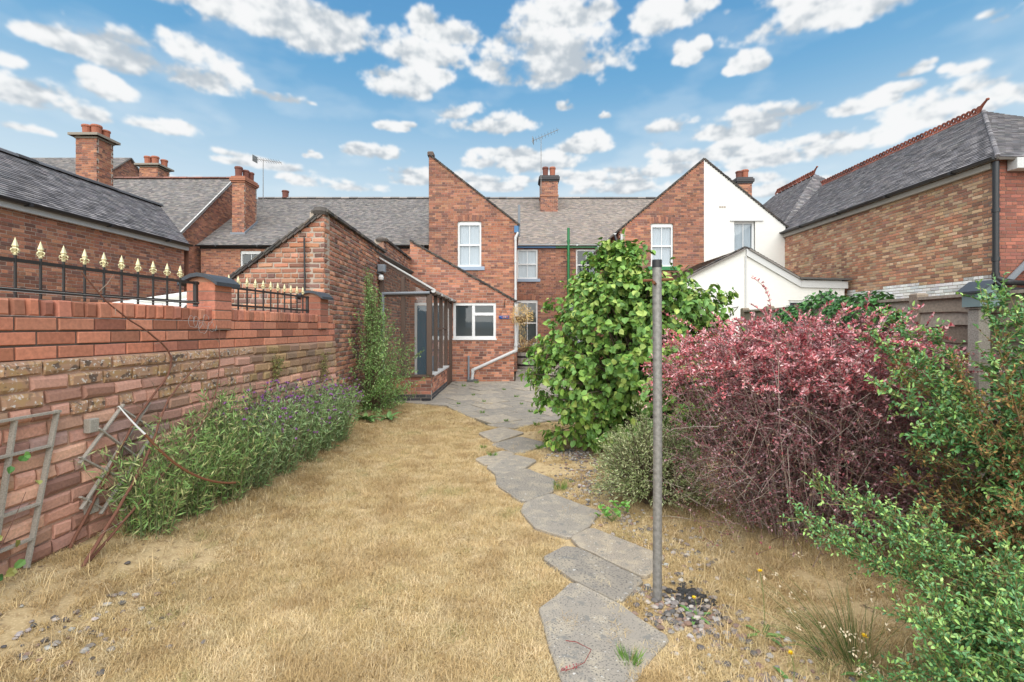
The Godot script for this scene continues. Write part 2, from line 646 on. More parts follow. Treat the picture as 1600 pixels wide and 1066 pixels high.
# square stack: base corner at the camera-side left, corbelled top, pots
func chimney(label: String, x0: float, x1: float, d0: float, d1: float, y0: float, y1: float, pots: Array, st: Dictionary, stone: bool, extra := {}) -> Node3D:
	var t := thing("chimney", label, "chimney", Vector3((x0 + x1) * 0.5, y0, -(d0 + d1) * 0.5))
	var h := y1 - y0
	var O := Vector3(x0, y0, -d0)
	brick_wall(t, "front_face", O, Vector3.RIGHT, x1 - x0, [Vector2(0, h), Vector2(x1 - x0, h)], [], st, 0, 0.1)
	brick_wall(t, "side_face", Vector3(x1, y0, -d0 - 0.012), Vector3(0, 0, -1), d1 - d0 - 0.024, [Vector2(0, h), Vector2(d1 - d0, h)], [], st, 0, 0.1)
	brick_wall(t, "side_face", Vector3(x0, y0, -d1 + 0.012), Vector3(0, 0, 1), d1 - d0 - 0.024, [Vector2(0, h), Vector2(d1 - d0, h)], [], st, 0, 0.1)
	brick_wall(t, "back_face", Vector3(x1, y0, -d1), Vector3.LEFT, x1 - x0, [Vector2(0, h), Vector2(x1 - x0, h)], [], st, 0, 0.1)
	var corb := MB.new()
	var lev := [[0.04, 0.075], [0.085, 0.075], [0.085, 0.075], [0.04, 0.075]] if not stone else [[0.03, 0.075], [0.16, 0.1]]
	var y := y1
	if extra.has("band"):
		var yb: float = extra.band
		corb.para(Vector3(x0 - 0.03, yb, -d1 - 0.03), Vector3(x1 - x0 + 0.06, 0, 0), UP * 0.075, Vector3(0, 0, d1 - d0 + 0.06), (st.pal[4] as Color))
	for e in lev:
		var o: float = e[0]
		corb.cbox(Vector3(x0 - o, y + 0.002, -d0 + o), Vector3(x1 - x0 + o * 2, 0, 0), Vector3(0, 0, -(d1 - d0 + o * 2)), UP * (float(e[1]) - 0.004), 0.008, (extra.get("cap", st.pal[1]) as Color))
		y += e[1]
	obj("corbel_cap", corb, M.brick if not stone else M.stone, t)
	for p in pots:
		var m := MB.new()
		pot(m, Vector3(p[0], y - 0.005, -float(p[1])), p[2], p[3])
		obj("chimney_pot", m, M.pot if p.size() < 5 else M.pot_dark, t)
	return t

func verge(parent: Node, a: Vector3, b: Vector3, nrm: Vector3, depth: float, called := "verge") -> void:
	# a run of tile ends along a sloping wall top
	var m := MB.new()
	var d := b - a
	var k := int(d.length() / 0.1)
	var u := d.normalized()
	var upn := nrm.cross(u).normalized()
	if upn.y < 0: upn = -upn
	for q in k:
		var p := a + d * (float(q) / k)
		var o := rf(0.03, 0.05)
		m.para(p - nrm * depth + upn * (-0.035 + rf(0, 0.006)), u * (d.length() / k * 0.96) + upn * 0.012, upn * 0.03, nrm * (depth + o), pick(PAL.dark_tile, 0.2))
		m.para(p - nrm * depth + upn * (-0.004 + rf(0, 0.006)), u * (d.length() / k * 0.96) + upn * 0.012, upn * 0.024, nrm * (depth + o + 0.01), pick(PAL.dark_tile, 0.2))
	obj(called, m, M.tile, parent)

var PAL := {}
var batch := FastNoiseLite.new()

# ---------------------------------------------------------------- sky
func make_sky() -> Image:
	var W := 2560
	var H := 1280
	# cumulus: azimuth, elevation, half width, half height in degrees
	var clouds := [[-24, 29.8, 16.5, 3.4], [4.6, 28.6, 10.5, 3.9], [-36.5, 23.8, 8.6, 2.4], [-44.5, 18.8, 4.4, 1.7], [-40.3, 20.6, 2.7, 1.2], [-36.2, 18.6, 3.7, 0.8], [-12.2, 26.2, 5.6, 2.2], [-2.7, 22.9, 6.6, 1.8],
		[-15.7, 19.2, 3.8, 1.0], [-25, 23.3, 3.9, 0.7], [6, 32.8, 6, 2.2], [17.8, 31.4, 4.4, 2.0], [33.5, 28.8, 9.8, 2.8], [20.1, 27.9, 2.0, 1.3], [26.2, 26.2, 2.4, 1.3], [8.7, 20.4, 3.5, 1.5], [23.9, 20.5, 8.2, 1.7],
		[40, 22.3, 1.6, 0.8], [43.6, 21.2, 2.1, 0.9], [42.4, 18.5, 6.4, 2.4], [34.1, 17.3, 5.2, 1.7], [21.3, 18.4, 7.0, 1.3], [1.5, 18.8, 8.8, 1.7], [-45.6, 16.2, 2, 0.5], [-22.4, 18.3, 1.1, 0.5], [6.1, 24.6, 1.3, 0.8], [11, 23.4, 0.8, 0.4],
		[-8, 31.2, 5, 2.0], [1, 31, 4, 1.5], [-20, 15.5, 6, 0.9], [13, 15.8, 7, 1.1], [30, 14, 8, 1.2], [50, 14, 8, 1.8], [-33, 14, 4, 0.7], [-10, 16.8, 6, 1.2], [16, 17.2, 6, 1.2], [29, 17.2, 6, 1.4], [8, 17, 5, 1.0], [-28, 16.8, 5, 0.8], [36, 20.4, 4, 1.0], [-2, 16.4, 6, 1.0], [22, 15.2, 8, 1.2], [-14, 22, 2.4, 0.6], [-50, 21, 5, 1.4], [48, 24, 4, 1.2]]
	var r2 := RandomNumberGenerator.new()
	r2.seed = 77
	for k in 120:          # the same broken cumulus all round
		var az := r2.randf_range(53, 307)
		var el := 12 + 62 * pow(r2.randf(), 1.25)
		var s := 0.5 + el / 32.0
		clouds.append([az if az < 180 else az - 360, el, r2.randf_range(2.5, 9.5) * s, r2.randf_range(0.9, 2.6) * s])
	for k in 34:
		clouds.append([r2.randf_range(-60, 60), r2.randf_range(40, 80), r2.randf_range(5, 14), r2.randf_range(3, 5)])
	var lumps := []
	for c in clouds:
		lumps.append(c)
		for k in 3:
			var q := r2.randf_range(0.38, 0.62)
			lumps.append([c[0] + c[2] * r2.randf_range(-0.8, 0.8), c[1] + c[3] * r2.randf_range(-0.25, 0.7), c[2] * q, c[3] * q * 1.3])
	var field := PackedFloat32Array()
	var shade := PackedFloat32Array()
	field.resize(W * H / 2)
	shade.resize(W * H / 2)
	field.fill(-1.0)
	var n1 := FastNoiseLite.new()
	n1.seed = 5; n1.frequency = 0.12; n1.fractal_octaves = 6; n1.fractal_gain = 0.55
	var n2 := FastNoiseLite.new()
	n2.seed = 8; n2.frequency = 0.1; n2.fractal_octaves = 5; n2.fractal_gain = 0.6
	var n3 := FastNoiseLite.new()
	n3.seed = 21; n3.frequency = 0.03; n3.fractal_octaves = 5
	var dp := 360.0 / W
	for c in lumps:
		var stretch := 1.0 / maxf(0.2, cos(deg_to_rad(c[1])))
		var wa: float = c[2] * (stretch if absf(c[0]) > 52 else 1.0)
		var y0 := int(maxf(0, (90 - c[1] - c[3] * 2.2) / dp))
		var y1 := int(minf(H / 2 - 1, (90 - c[1] + c[3] * 1.5) / dp))
		var x0 := int(floor((c[0] + 180 - wa * 1.5) / dp))
		var x1 := int(ceil((c[0] + 180 + wa * 1.5) / dp))
		for y in range(y0, y1):
			var el := 90 - (y + 0.5) * dp
			var ey: float = (el - c[1]) / c[3]
			var e2 := ey * ey * (2.6 if ey < 0 else 0.8)
			for x in range(x0, x1):
				var az := (x + 0.5) * dp - 180
				var ex: float = (az - c[0]) / wa
				var d := 1.0 - ex * ex - e2
				if d < -0.9:
					continue
				var q := y * W + posmod(x, W)
				if d > field[q]:
					field[q] = d
					shade[q] = ey
	var img := Image.create(W, H, false, Image.FORMAT_RGB8)
	var data := PackedByteArray()
	data.resize(W * H * 3)
	var zen := Color(0.05, 0.225, 0.51)
	var mid := Color(0.15, 0.41, 0.675)
	var hor := Color(0.64, 0.77, 0.85)
	for y in H / 2:
		var el := 90 - (y + 0.5) * dp
		var t := clampf(el / 34.0, 0, 1)
		var base := hor.lerp(mid, smoothstep(0.26, 0.85, t)).lerp(zen, smoothstep(0.55, 1.35, el / 34.0))
		var cs := cos(deg_to_rad(el))
		var sy := sin(deg_to_rad(el))
		var kk := 46.0 + 500.0 / maxf(9.0, el)
		var cirw := smoothstep(42, 14, el)
		for x in W:
			var q := y * W + x
			var an := deg_to_rad((x + 0.5) * dp)
			var dx := cs * sin(an)
			var dz := cs * cos(an)
			var col := base
			if cirw > 0.02:
				var cir := n3.get_noise_3d(dx * 120, sy * 330, dz * 120)
				col = base.lerp(Color(0.80, 0.87, 0.91), clampf((cir - 0.05) * 0.8, 0, 0.26) * cirw + 0.03)
			var f := field[q]
			if f > -0.9:
				var nz := n1.get_noise_3d(dx * kk, sy * kk * 1.7, dz * kk)
				nz += 0.42 * n2.get_noise_3d(dx * kk * 3.3, sy * kk * 5.0, dz * kk * 3.3)
				var dens := f + nz * 1.3 - 0.16
				if dens > 0:
					var al := clampf(dens * 1.75, 0, 1)
					al = al * al * (3 - 2 * al)
					var ey := shade[q] + nz * 0.9
					var nz2 := n1.get_noise_3d(dx * kk + 0.6, sy * kk * 1.7 - 1.3, dz * kk) + 0.2 * n2.get_noise_3d(dx * kk * 3.3 + 0.8, sy * kk * 5.0 - 1.6, dz * kk * 3.3)
					var lit := clampf(0.60 + 0.46 * ey + (nz - nz2) * 1.1 - dens * 0.12, 0, 1)
					var cc := Color(0.49, 0.55, 0.605).lerp(Color(0.88, 0.895, 0.90), smoothstep(0.12, 0.85, lit))
					col = col.lerp(cc, al)
			var s := col.linear_to_srgb()
			var xo := (y * W + (x + W / 2) % W) * 3      # the middle of the list above looks along -z
			data[xo] = int(s.r * 255)
			data[xo + 1] = int(s.g * 255)
			data[xo + 2] = int(s.b * 255)
	for y in range(H / 2, H):
		for x in W:
			var q := (y * W + x) * 3
			data[q] = 150; data[q + 1] = 140; data[q + 2] = 120
	img.set_data(W, H, false, Image.FORMAT_RGB8, data)
	return img

# ---------------------------------------------------------------- scene
func _ready() -> void:
	rng.seed = 4242
	# camera, sky, sun, exposure
	var cam := Camera3D.new()
	cam.name = "camera"
	cam.projection = Camera3D.PROJECTION_FRUSTUM
	cam.near = 0.05
	cam.far = 900.0
	cam.size = 0.05 * 2.0 * 533.0 / 750.0
	cam.frustum_offset = Vector2(0, -0.05 * 21.0 / 750.0)
	cam.position = EYE
	add_child(cam)
	cam.current = true
	var env := Environment.new()
	env.background_mode = Environment.BG_SKY
	var sky := Sky.new()
	var sm := PanoramaSkyMaterial.new()
	sm.panorama = ImageTexture.create_from_image(make_sky())
	sky.sky_material = sm
	env.sky = sky
	env.background_energy_multiplier = 0.28
	env.tonemap_mode = Environment.TONE_MAPPER_LINEAR
	env.tonemap_exposure = 3.8
	env.sdfgi_enabled = true
	env.ssao_enabled = true
	env.ssil_enabled = true
	var we := WorldEnvironment.new()
	we.name = "world_environment"
	we.environment = env
	add_child(we)
	var sun := DirectionalLight3D.new()
	sun.name = "sun"
	sun.light_energy = 0.5
	sun.light_angular_distance = 100.0
	sun.light_color = Color(1.0, 0.98, 0.945)
	sun.shadow_enabled = true
	add_child(sun)
	sun.look_at_from_position(Vector3.ZERO, Vector3(0.06, -1.1, -0.9))

	make_materials()
	make_brick_meshes()
	build_ground()
	build_house()
	build_right_houses()
	build_left_houses()
	build_side_building()
	build_near_left_building()
	build_outbuilding()
	build_porch()
	build_boundary_wall()
	build_fence()
	build_details()
	build_plants()

func make_materials() -> void:
	T.grain = noise_tex(0.035, 5, 0.66, 1.0, 11)
	T.fine = noise_tex(0.12, 3, 0.55, 1.0, 12)
	T.wood = noise_tex(0.05, 4, 0.5, 1.0, 13, Vector2(2, 0.5))
	T.concrete = spot_tex(Color(0.325, 0.29, 0.245), [[0.012, 0.45, 0.35, Color(0.42, 0.365, 0.285)], [0.16, 0.66, 0.08, Color(0.13, 0.12, 0.11)], [0.02, 0.74, 0.12, Color(0.22, 0.21, 0.19)], [0.06, 0.80, 0.04, Color(0.62, 0.61, 0.57)]], 31)
	T.lichen = spot_tex(Color(0.42, 0.265, 0.17), [[0.012, 0.52, 0.2, Color(0.43, 0.29, 0.14)], [0.016, 0.62, 0.1, Color(0.13, 0.095, 0.075)], [0.05, 0.70, 0.04, Color(0.66, 0.65, 0.6)]], 51)
	T.soil = spot_tex(Color(0.44, 0.33, 0.18), [[0.03, 0.5, 0.3, Color(0.32, 0.225, 0.115)], [0.02, 0.75, 0.1, Color(0.13, 0.09, 0.06)], [0.12, 0.62, 0.15, Color(0.58, 0.45, 0.26)]], 61)
	T.weather = noise_tex(0.02, 5, 0.42, 1.0, 15)
	M.brick = mat(Color.WHITE, 0.93, T.grain, 1.7, 0.2, true)
	M.brick_far = M.brick
	M.tile = mat(Color.WHITE, 0.85, T.grain, 0.9, 0.1, true)
	M.mortar = mat(Color.WHITE, 0.97, T.fine, 2.5, 0.2, true)
	M.cream = mat(Color.WHITE, 0.7, null, 1, 0, true)
	M.plain = mat(Color.WHITE, 0.9, null, 1, 0, true)
	M.stone = mat(Color(0.33, 0.29, 0.24), 0.95, T.grain, 1.5, 0.2)
	M.pot = mat(Color(0.42, 0.15, 0.09), 0.85, T.grain, 2.0, 0.1)
	M.pot_dark = mat(Color(0.20, 0.075, 0.055), 0.85, T.grain, 2.0, 0.1)
	M.upvc = mat(Color(0.74, 0.75, 0.75), 0.35)
	M.white_paint = mat(Color(0.74, 0.75, 0.75), 0.5, T.fine, 1.0, 0.02)
	M.sill_blue = mat(Color(0.38, 0.47, 0.60), 0.6, T.fine, 1.0, 0.02)
	M.blue_paint = mat(Color(0.05, 0.16, 0.32), 0.5)
	M.green_paint = mat(Color(0.015, 0.17, 0.055), 0.4)
	M.black_plastic = mat(Color(0.022, 0.023, 0.026), 0.4)
	M.lead = mat(Color(0.26, 0.29, 0.33), 0.6, T.grain, 2.0, 0.05)
	M.room = mat(Color(0.55, 0.52, 0.47), 0.9)
	M.reflection_curtain = mat(Color(0.46, 0.52, 0.57), 0.9)  # blue-grey of mirrored sky put into the cloth colour
	M.glass = glass(0.12, Color(0.55, 0.65, 0.7))
	M.porch_glass = glass(0.10, Color(0.6, 0.62, 0.6))
	M.brown_wood = mat(Color(0.14, 0.09, 0.068), 0.6, T.wood, 2.0, 0.08)
	M.iron = mat(Color(0.035, 0.03, 0.028), 0.55, T.fine, 4.0, 0.03)
	M.gold = mat(Color(0.66, 0.60, 0.36), 0.42)
	M.gold.metallic = 0.35
	M.steel = mat(Color(0.36, 0.35, 0.335), 0.48, T.weather, 3.0, 0.05)
	M.steel.metallic = 0.35
	M.rust = mat(Color(0.20, 0.08, 0.035), 0.9, T.fine, 6.0, 0.1)
	M.concrete = mat(Color(0.88, 0.89, 0.9), 0.95, T.concrete, 0.9, 0.35)
	M.concrete2 = mat(Color(0.78, 0.79, 0.80), 0.95, T.concrete, 0.63, 0.35)
	M.concrete3 = mat(Color(1.0, 0.98, 0.945), 0.95, T.concrete, 1.15, 0.35)
	M.soil = mat(Color.WHITE, 1.0, T.soil, 0.8, 0.8)
	M.old_wood = mat(Color(0.46, 0.425, 0.37), 0.95, T.wood, 3.0, 0.3)
	M.fence = mat(Color(0.33, 0.265, 0.205), 0.95, T.wood, 1.6, 0.3)
	M.fence2 = mat(Color(0.42, 0.35, 0.285), 0.95, T.wood, 1.3, 0.3)
	M.fence3 = mat(Color(0.27, 0.21, 0.16), 0.95, T.wood, 1.9, 0.3)
	M.leaf = leafmat(0.35, 0.55)
	M.leaf_gloss = leafmat(0.25, 0.35)
	M.twig = mat(Color.WHITE, 0.9, T.fine, 4.0, 0.05, true)
	M.straw = leafmat(0.3, 0.8)
	M.pebble = mat(Color.WHITE, 0.85, T.fine, 5.0, 0.05, true)
	M.wire = mat(Color(0.4, 0.4, 0.4), 0.5)
	M.polycarb = mat(Color(0.50, 0.48, 0.40), 0.4)
	M.roof_sheet = glass(0.25, Color(0.75, 0.75, 0.74))
	M.slate = mat(Color(0.055, 0.065, 0.08), 0.6, T.grain, 2.0, 0.05)
	PAL.red = [Color(0.488, 0.213, 0.128), Color(0.439, 0.181, 0.110), Color(0.525, 0.246, 0.146), Color(0.366, 0.155, 0.104), Color(0.268, 0.129, 0.098)]
	PAL.orange = [Color(0.562, 0.238, 0.140), Color(0.497, 0.205, 0.130), Color(0.594, 0.270, 0.173), Color(0.410, 0.173, 0.119), Color(0.292, 0.135, 0.103)]
	PAL.dark = [Color(0.360, 0.156, 0.102), Color(0.300, 0.137, 0.096), Color(0.408, 0.181, 0.114), Color(0.228, 0.112, 0.090), Color(0.444, 0.212, 0.132)]
	PAL.fresh = [Color(0.594, 0.240, 0.151), Color(0.562, 0.218, 0.135), Color(0.625, 0.269, 0.173), Color(0.530, 0.212, 0.146)]
	PAL.old = [Color(0.557, 0.295, 0.215), Color(0.640, 0.350, 0.263), Color(0.473, 0.255, 0.199), Color(0.696, 0.406, 0.287), Color(0.417, 0.263, 0.223)]
	PAL.mixed = [Color(0.480, 0.216, 0.132), Color(0.324, 0.150, 0.108), Color(0.576, 0.288, 0.186), Color(0.240, 0.132, 0.108), Color(0.408, 0.180, 0.120)]
	PAL.buff = [Color(0.573, 0.342, 0.207), Color(0.512, 0.268, 0.165), Color(0.634, 0.439, 0.287), Color(0.451, 0.220, 0.134), Color(0.537, 0.250, 0.152), Color(0.378, 0.195, 0.134), Color(0.598, 0.403, 0.244)]
	PAL.cream = [Color(0.75, 0.742, 0.705), Color(0.755, 0.747, 0.71)]
	PAL.whitewash = [Color(0.84, 0.84, 0.83), Color(0.80, 0.80, 0.79), Color(0.86, 0.86, 0.85)]
	PAL.blueblack = [Color(0.065, 0.065, 0.072), Color(0.09, 0.085, 0.09), Color(0.05, 0.05, 0.058)]
	PAL.dark_tile = [Color(0.085, 0.077, 0.07), Color(0.12, 0.105, 0.093), Color(0.06, 0.056, 0.055), Color(0.15, 0.125, 0.105)]
	PAL.roof_grey = [Color(0.244, 0.226, 0.217), Color(0.201, 0.189, 0.185), Color(0.287, 0.259, 0.242), Color(0.165, 0.155, 0.155)]
	PAL.roof_warm = [Color(0.341, 0.292, 0.259), Color(0.297, 0.259, 0.231), Color(0.385, 0.325, 0.281), Color(0.259, 0.226, 0.209)]
	PAL.roof_slate = [Color(0.209, 0.198, 0.209), Color(0.162, 0.154, 0.165), Color(0.257, 0.241, 0.246), Color(0.128, 0.123, 0.132)]
	PAL.crest = [Color(0.30, 0.095, 0.06), Color(0.26, 0.085, 0.058)]
	var mor := Color(0.56, 0.47, 0.39)
	M.st_red = {"pal": PAL.red, "mortar": mor}
	M.st_dark = {"pal": PAL.dark, "mortar": mor}
	M.st_kitchen = {"pal": PAL.orange, "mortar": Color(0.5, 0.42, 0.35), "near": true, "tones": tone_mats(PAL.orange, T.grain, 1.7, 0.2)}
	M.st_out = {"pal": PAL.mixed, "mortar": Color(0.55, 0.47, 0.39), "near": true, "worn": true, "proud": 0.005, "recess": 0.015, "joint": 0.014, "tones": tone_mats(PAL.mixed, T.grain, 1.7, 0.3)}
	M.st_near_left = {"pal": PAL.red, "mortar": mor, "near": true, "tones": tone_mats(PAL.red, T.grain, 1.7, 0.2)}
	M.st_cream = {"pal": PAL.cream, "mat": M.cream, "mortar": Color(0.75, 0.742, 0.705), "joint": 0.007, "recess": 0.002, "proud": 0.0006, "jit": 0.012, "mortar_mat": M.cream}
	M.st_front = {"pal": PAL.dark, "mortar": Color(0.25, 0.2, 0.17)}

# ---------------------------------------------------------------- ground
func gy(x: float, d: float) -> float:
	var a := smoothstep(-1.75, -2.85, x) * 0.2 * smoothstep(10.2, 8.6, d)
	var r := smoothstep(1.3, 2.6, x) * 0.06
	return a + r - 0.012 + 0.012 * sin(x * 3.1 + d * 1.3) * sin(d * 2.3 - x)

func build_ground() -> void:
	var g := MB.new()
	g.quad(Vector3(-400, -0.09, 60), Vector3(400, -0.09, 60), Vector3(400, -0.09, -500), Vector3(-400, -0.09, -500), Color(0.2, 0.17, 0.11))
	obj("ground", g, M.plain, self, "structure")
	var l := MB.new()
	var nx := 70
	var nd := 120
	for a in nx:
		for b in nd:
			var x0 := lerpf(-3.2, 3.6, float(a) / nx)
			var x1 := lerpf(-3.2, 3.6, float(a + 1) / nx)
			var d0 := lerpf(-1.5, 11.0, float(b) / nd)
			var d1 := lerpf(-1.5, 11.0, float(b + 1) / nd)
			l.quad(Vector3(x0, gy(x0, d0), -d0), Vector3(x1, gy(x1, d0), -d0), Vector3(x1, gy(x1, d1), -d1), Vector3(x0, gy(x0, d1), -d1))
	obj("lawn", l, M.soil, self, "structure")
	# stepping path
	var path := Node3D.new()
	path.name = "path"
	add_child(path)
	path.set_meta("kind", "structure")
	var sl := [[0.159, 2.715, 0.385, 3.008, 0.618, 2.759, 0.805, 2.464, 0.667, 2.317, 0.526, 2.131, 0.421, 1.974, 0.276, 1.974, 0.231, 2.166, 0.194, 2.381],
		[0.217, 3.324, 0.381, 3.488, 0.472, 3.468, 0.828, 3.03, 0.624, 2.784, 0.39, 3.046],
		[0.451, 3.636, 0.625, 3.81, 1.058, 3.333, 0.912, 3.125, 0.841, 3.061, 0.493, 3.488],
		[0.083, 4.167, 0.116, 4.348, 0.374, 4.598, 0.764, 4.124, 0.615, 3.846, 0.433, 3.647, 0.189, 3.834],
		[-0.137, 4.878, -0.159, 5.195, 0.144, 5.405, 0.422, 5.021, 0.38, 4.669, 0.105, 4.38],
		[-0.425, 5.797, -0.099, 6.186, 0.024, 6.03, -0.28, 5.53],
		[-0.27, 5.479, 0.032, 5.97, 0.276, 5.742, 0.138, 5.455, -0.138, 5.172],
		[-0.261, 6.522, 0.111, 6.957, 0.466, 6.593, 0.097, 6.061],
		[-0.483, 7.251, -0.163, 7.643, 0.164, 7.251, -0.231, 6.667]]
	var cm := [M.concrete, M.concrete2, M.concrete3]
	for q in sl.size():
		var pts := PackedVector2Array()
		for k in sl[q].size() / 2:
			pts.append(Vector2(sl[q][k * 2], sl[q][k * 2 + 1]))
		pts = Geometry2D.offset_polygon(Geometry2D.offset_polygon(pts, -0.025)[0], 0.05 if q > 3 else 0.034, Geometry2D.JOIN_ROUND)[0]
		slab_polys.append(pts)
		slab(path, pts, 0.014 + rf(-0.004, 0.006), cm[q % 3])
	# patio of diagonal slabs
	patio_poly = PackedVector2Array([Vector2(-2.6, 10.25), Vector2(-1.35, 9.75), Vector2(-0.85, 8.7), Vector2(-0.35, 7.75), Vector2(0.05, 7.55), Vector2(0.62, 8.2), Vector2(3.2, 8.4), Vector2(3.2, 12.5), Vector2(3.8, 17.3), Vector2(3.8, 21.9), Vector2(0.2, 21.9), Vector2(0.1, 14.1), Vector2(-1.75, 14.1), Vector2(-1.78, 10.35), Vector2(-2.6, 10.4)])
	var base := MB.new()
	var tri := Geometry2D.triangulate_polygon(patio_poly)
	for k in tri.size() / 3:
		var a := patio_poly[tri[k * 3]]
		var b := patio_poly[tri[k * 3 + 1]]
		var c := patio_poly[tri[k * 3 + 2]]
		if (b - a).cross(c - a) < 0:
			var tt := b
			b = c
			c = tt
		base.tri(Vector3(a.x, -0.002, -a.y), Vector3(b.x, -0.002, -b.y), Vector3(c.x, -0.002, -c.y), Color(0.09, 0.085, 0.06))
	var patio := obj("patio", base, M.mortar, self, "structure")
	var rot := deg_to_rad(33)
	var ex := Vector2(cos(rot), sin(rot))
	var ey := Vector2(-sin(rot), cos(rot))
	for a in range(-22, 30):
		for b in range(-6, 40):
			var o := ex * (a * 0.62 + (0.3 if posmod(b, 2) else 0.0)) + ey * (b * 0.62)
			var sq := PackedVector2Array([o + ex * 0.012 + ey * 0.012, o + ex * 0.608 + ey * 0.012, o + ex * 0.608 + ey * 0.608, o + ex * 0.012 + ey * 0.608])
			for piece in Geometry2D.intersect_polygons(sq, patio_poly):
				var ar := 0.0
				for k in piece.size():
					ar += piece[k].cross(piece[(k + 1) % piece.size()])
				if absf(ar) < 0.05:
					continue
				slab(patio, piece, 0.02 + rf(-0.006, 0.006), cm[rng.randi() % 3])

func slab(parent: Node, pts: PackedVector2Array, y: float, m: Material) -> void:
	var s := MB.new()
	var p := pts.duplicate()
	var ar := 0.0
	for k in p.size():
		ar += p[k].cross(p[(k + 1) % p.size()])
	if ar < 0:
		p.reverse()
	var ctr := Vector2.ZERO
	for q in p:
		ctr += q / p.size()
	# break the long edges a little so they are not ruler straight
	var e := PackedVector2Array()
	for k in p.size():
		var a := p[k]
		var b := p[(k + 1) % p.size()]
		var nn := int(maxf(1, (b - a).length() / 0.12))
		for q in nn:
			var w := a.lerp(b, float(q) / nn)
			if q > 0: w += Vector2(rf(-0.006, 0.006), rf(-0.006, 0.006))
			e.append(w)
	var tx := rf(-0.006, 0.006)
	var td := rf(-0.006, 0.006)
	var Y := func(w: Vector2) -> float: return y + (w.x - ctr.x) * tx + (w.y - ctr.y) * td
	var inner := PackedVector2Array()
	for w in e:
		inner.append(w + (ctr - w).normalized() * 0.008)
	var tri := Geometry2D.triangulate_polygon(inner)
	for k in tri.size() / 3:
		var a := inner[tri[k * 3]]
		var b := inner[tri[k * 3 + 1]]
		var c := inner[tri[k * 3 + 2]]
		if (b - a).cross(c - a) < 0:
			var tt := b
			b = c
			c = tt
		s.tri(Vector3(a.x, Y.call(a), -a.y), Vector3(b.x, Y.call(b), -b.y), Vector3(c.x, Y.call(c), -c.y))
	for k in e.size():
		var a := e[k]
		var b := e[(k + 1) % e.size()]
		var ia := inner[k]
		var ib := inner[(k + 1) % e.size()]
		var a3 := Vector3(a.x, Y.call(a) - 0.006, -a.y)
		var b3 := Vector3(b.x, Y.call(b) - 0.006, -b.y)
		s.quad(a3, b3, Vector3(ib.x, Y.call(ib), -ib.y), Vector3(ia.x, Y.call(ia), -ia.y))
		s.quad(a3 - UP * 0.04, b3 - UP * 0.04, b3, a3)
	obj("paving_slab", s, m, parent)

func on_paving(p: Vector2) -> bool:
	for s in slab_polys:
		if Geometry2D.is_point_in_polygon(p, s):
			return true
	return Geometry2D.is_point_in_polygon(p, patio_poly)

# ---------------------------------------------------------------- buildings
func sash(reflection_curtain := [0.0, 1.0]) -> Dictionary:
	return {"split": [[0.0, 0.5, 1.0, 1.0], [0.0, 0.0, 1.0, 0.5]], "bars": 1, "sill": M.sill_blue, "reflection_curtain": reflection_curtain}

func plain_wall(parent: Node, called: String, a: Vector3, b: Vector3, h0: float, h1: float, col: Color) -> void:
	# a hidden side or back wall, left to right seen from outside
	var m := MB.new()
	var N := (b - a).cross(UP).normalized() * 0.2
	m.quad(a, b, b + UP * h1, a + UP * h0, col)
	m.quad(b - N, a - N, a - N + UP * h0, b - N + UP * h1, col)
	m.quad(a + UP * h0, b + UP * h1, b + UP * h1 - N, a + UP * h0 - N, col)
	obj(called, m, M.mortar, parent)

func pipe(parent: Node, called: String, pts: Array, r: float, m: Material, clips := []) -> void:
	var b := MB.new()
	for k in pts.size() - 1:
		b.tube([pts[k], pts[k + 1]], r, r, 10, Color.WHITE, true)
	for k in range(1, pts.size() - 1):
		var d: Vector3 = (pts[k + 1] - pts[k]).normalized()
		var e: Vector3 = (pts[k] - pts[k - 1]).normalized()
		b.tube([pts[k] - e * r * 1.8, pts[k], pts[k] + d * r * 1.8], r * 1.22, r * 1.22, 10, Color.WHITE, true)
	for c in clips:
		b.tube([c - UP * 0.04, c + UP * 0.04], r * 1.25, r * 1.25, 10, Color.WHITE, true)
	obj(called, b, m, parent)

func gutter(parent: Node, a: Vector3, b: Vector3, out: Vector3, m: Material, r := 0.055) -> void:
	var g := MB.new()
	var k := 6
	for q in k:
		var a0 := PI * q / k
		var a1 := PI * (q + 1) / k
		var p0 := out * (cos(a0) * -r) - UP * (sin(a0) * r)
		var p1 := out * (cos(a1) * -r) - UP * (sin(a1) * r)
		g.quad(a + p0, b + p0, b + p1, a + p1)
		g.quad(a + p0 * 0.86, a + p1 * 0.86, b + p1 * 0.86, b + p0 * 0.86)
		g.tri(a, a + p0, a + p1)
		g.tri(b, b + p1, b + p0)
	for q in int((b - a).length() / 1.8):
		var c := a.lerp(b, (q + 0.5) / maxf(1, int((b - a).length() / 1.8)))
		g.para(c - out * (r + 0.012) - UP * (r + 0.012) - (b - a).normalized() * 0.03, out * (r * 2 + 0.024), UP * (r + 0.006), (b - a).normalized() * 0.06)
	obj("gutter", g, m, parent)

func aerial(parent: Node, foot: Vector3, h: float, dir: Vector3, ln: float, elements: int) -> void:
	var m := MB.new()
	m.tube([foot, foot + UP * h], 0.018, 0.016, 6, Color.WHITE, true)
	var c := foot + UP * (h - 0.04)
	m.tube([c - dir * ln * 0.35, c + dir * ln * 0.65], 0.014, 0.014, 6, Color.WHITE, true)
	var s := dir.cross(UP).normalized()
	for k in elements:
		var p := c - dir * ln * 0.35 + dir * ln * (k + 0.5) / elements
		m.tube([p - s * 0.16 - UP * 0.06, p + s * 0.16 + UP * 0.06], 0.008, 0.008, 5)
	var e := c - dir * ln * 0.3
	m.para(e - s * 0.2 - UP * 0.16, s * 0.4, UP * 0.32, dir * 0.012)
	obj("aerial", m, M.steel, parent)

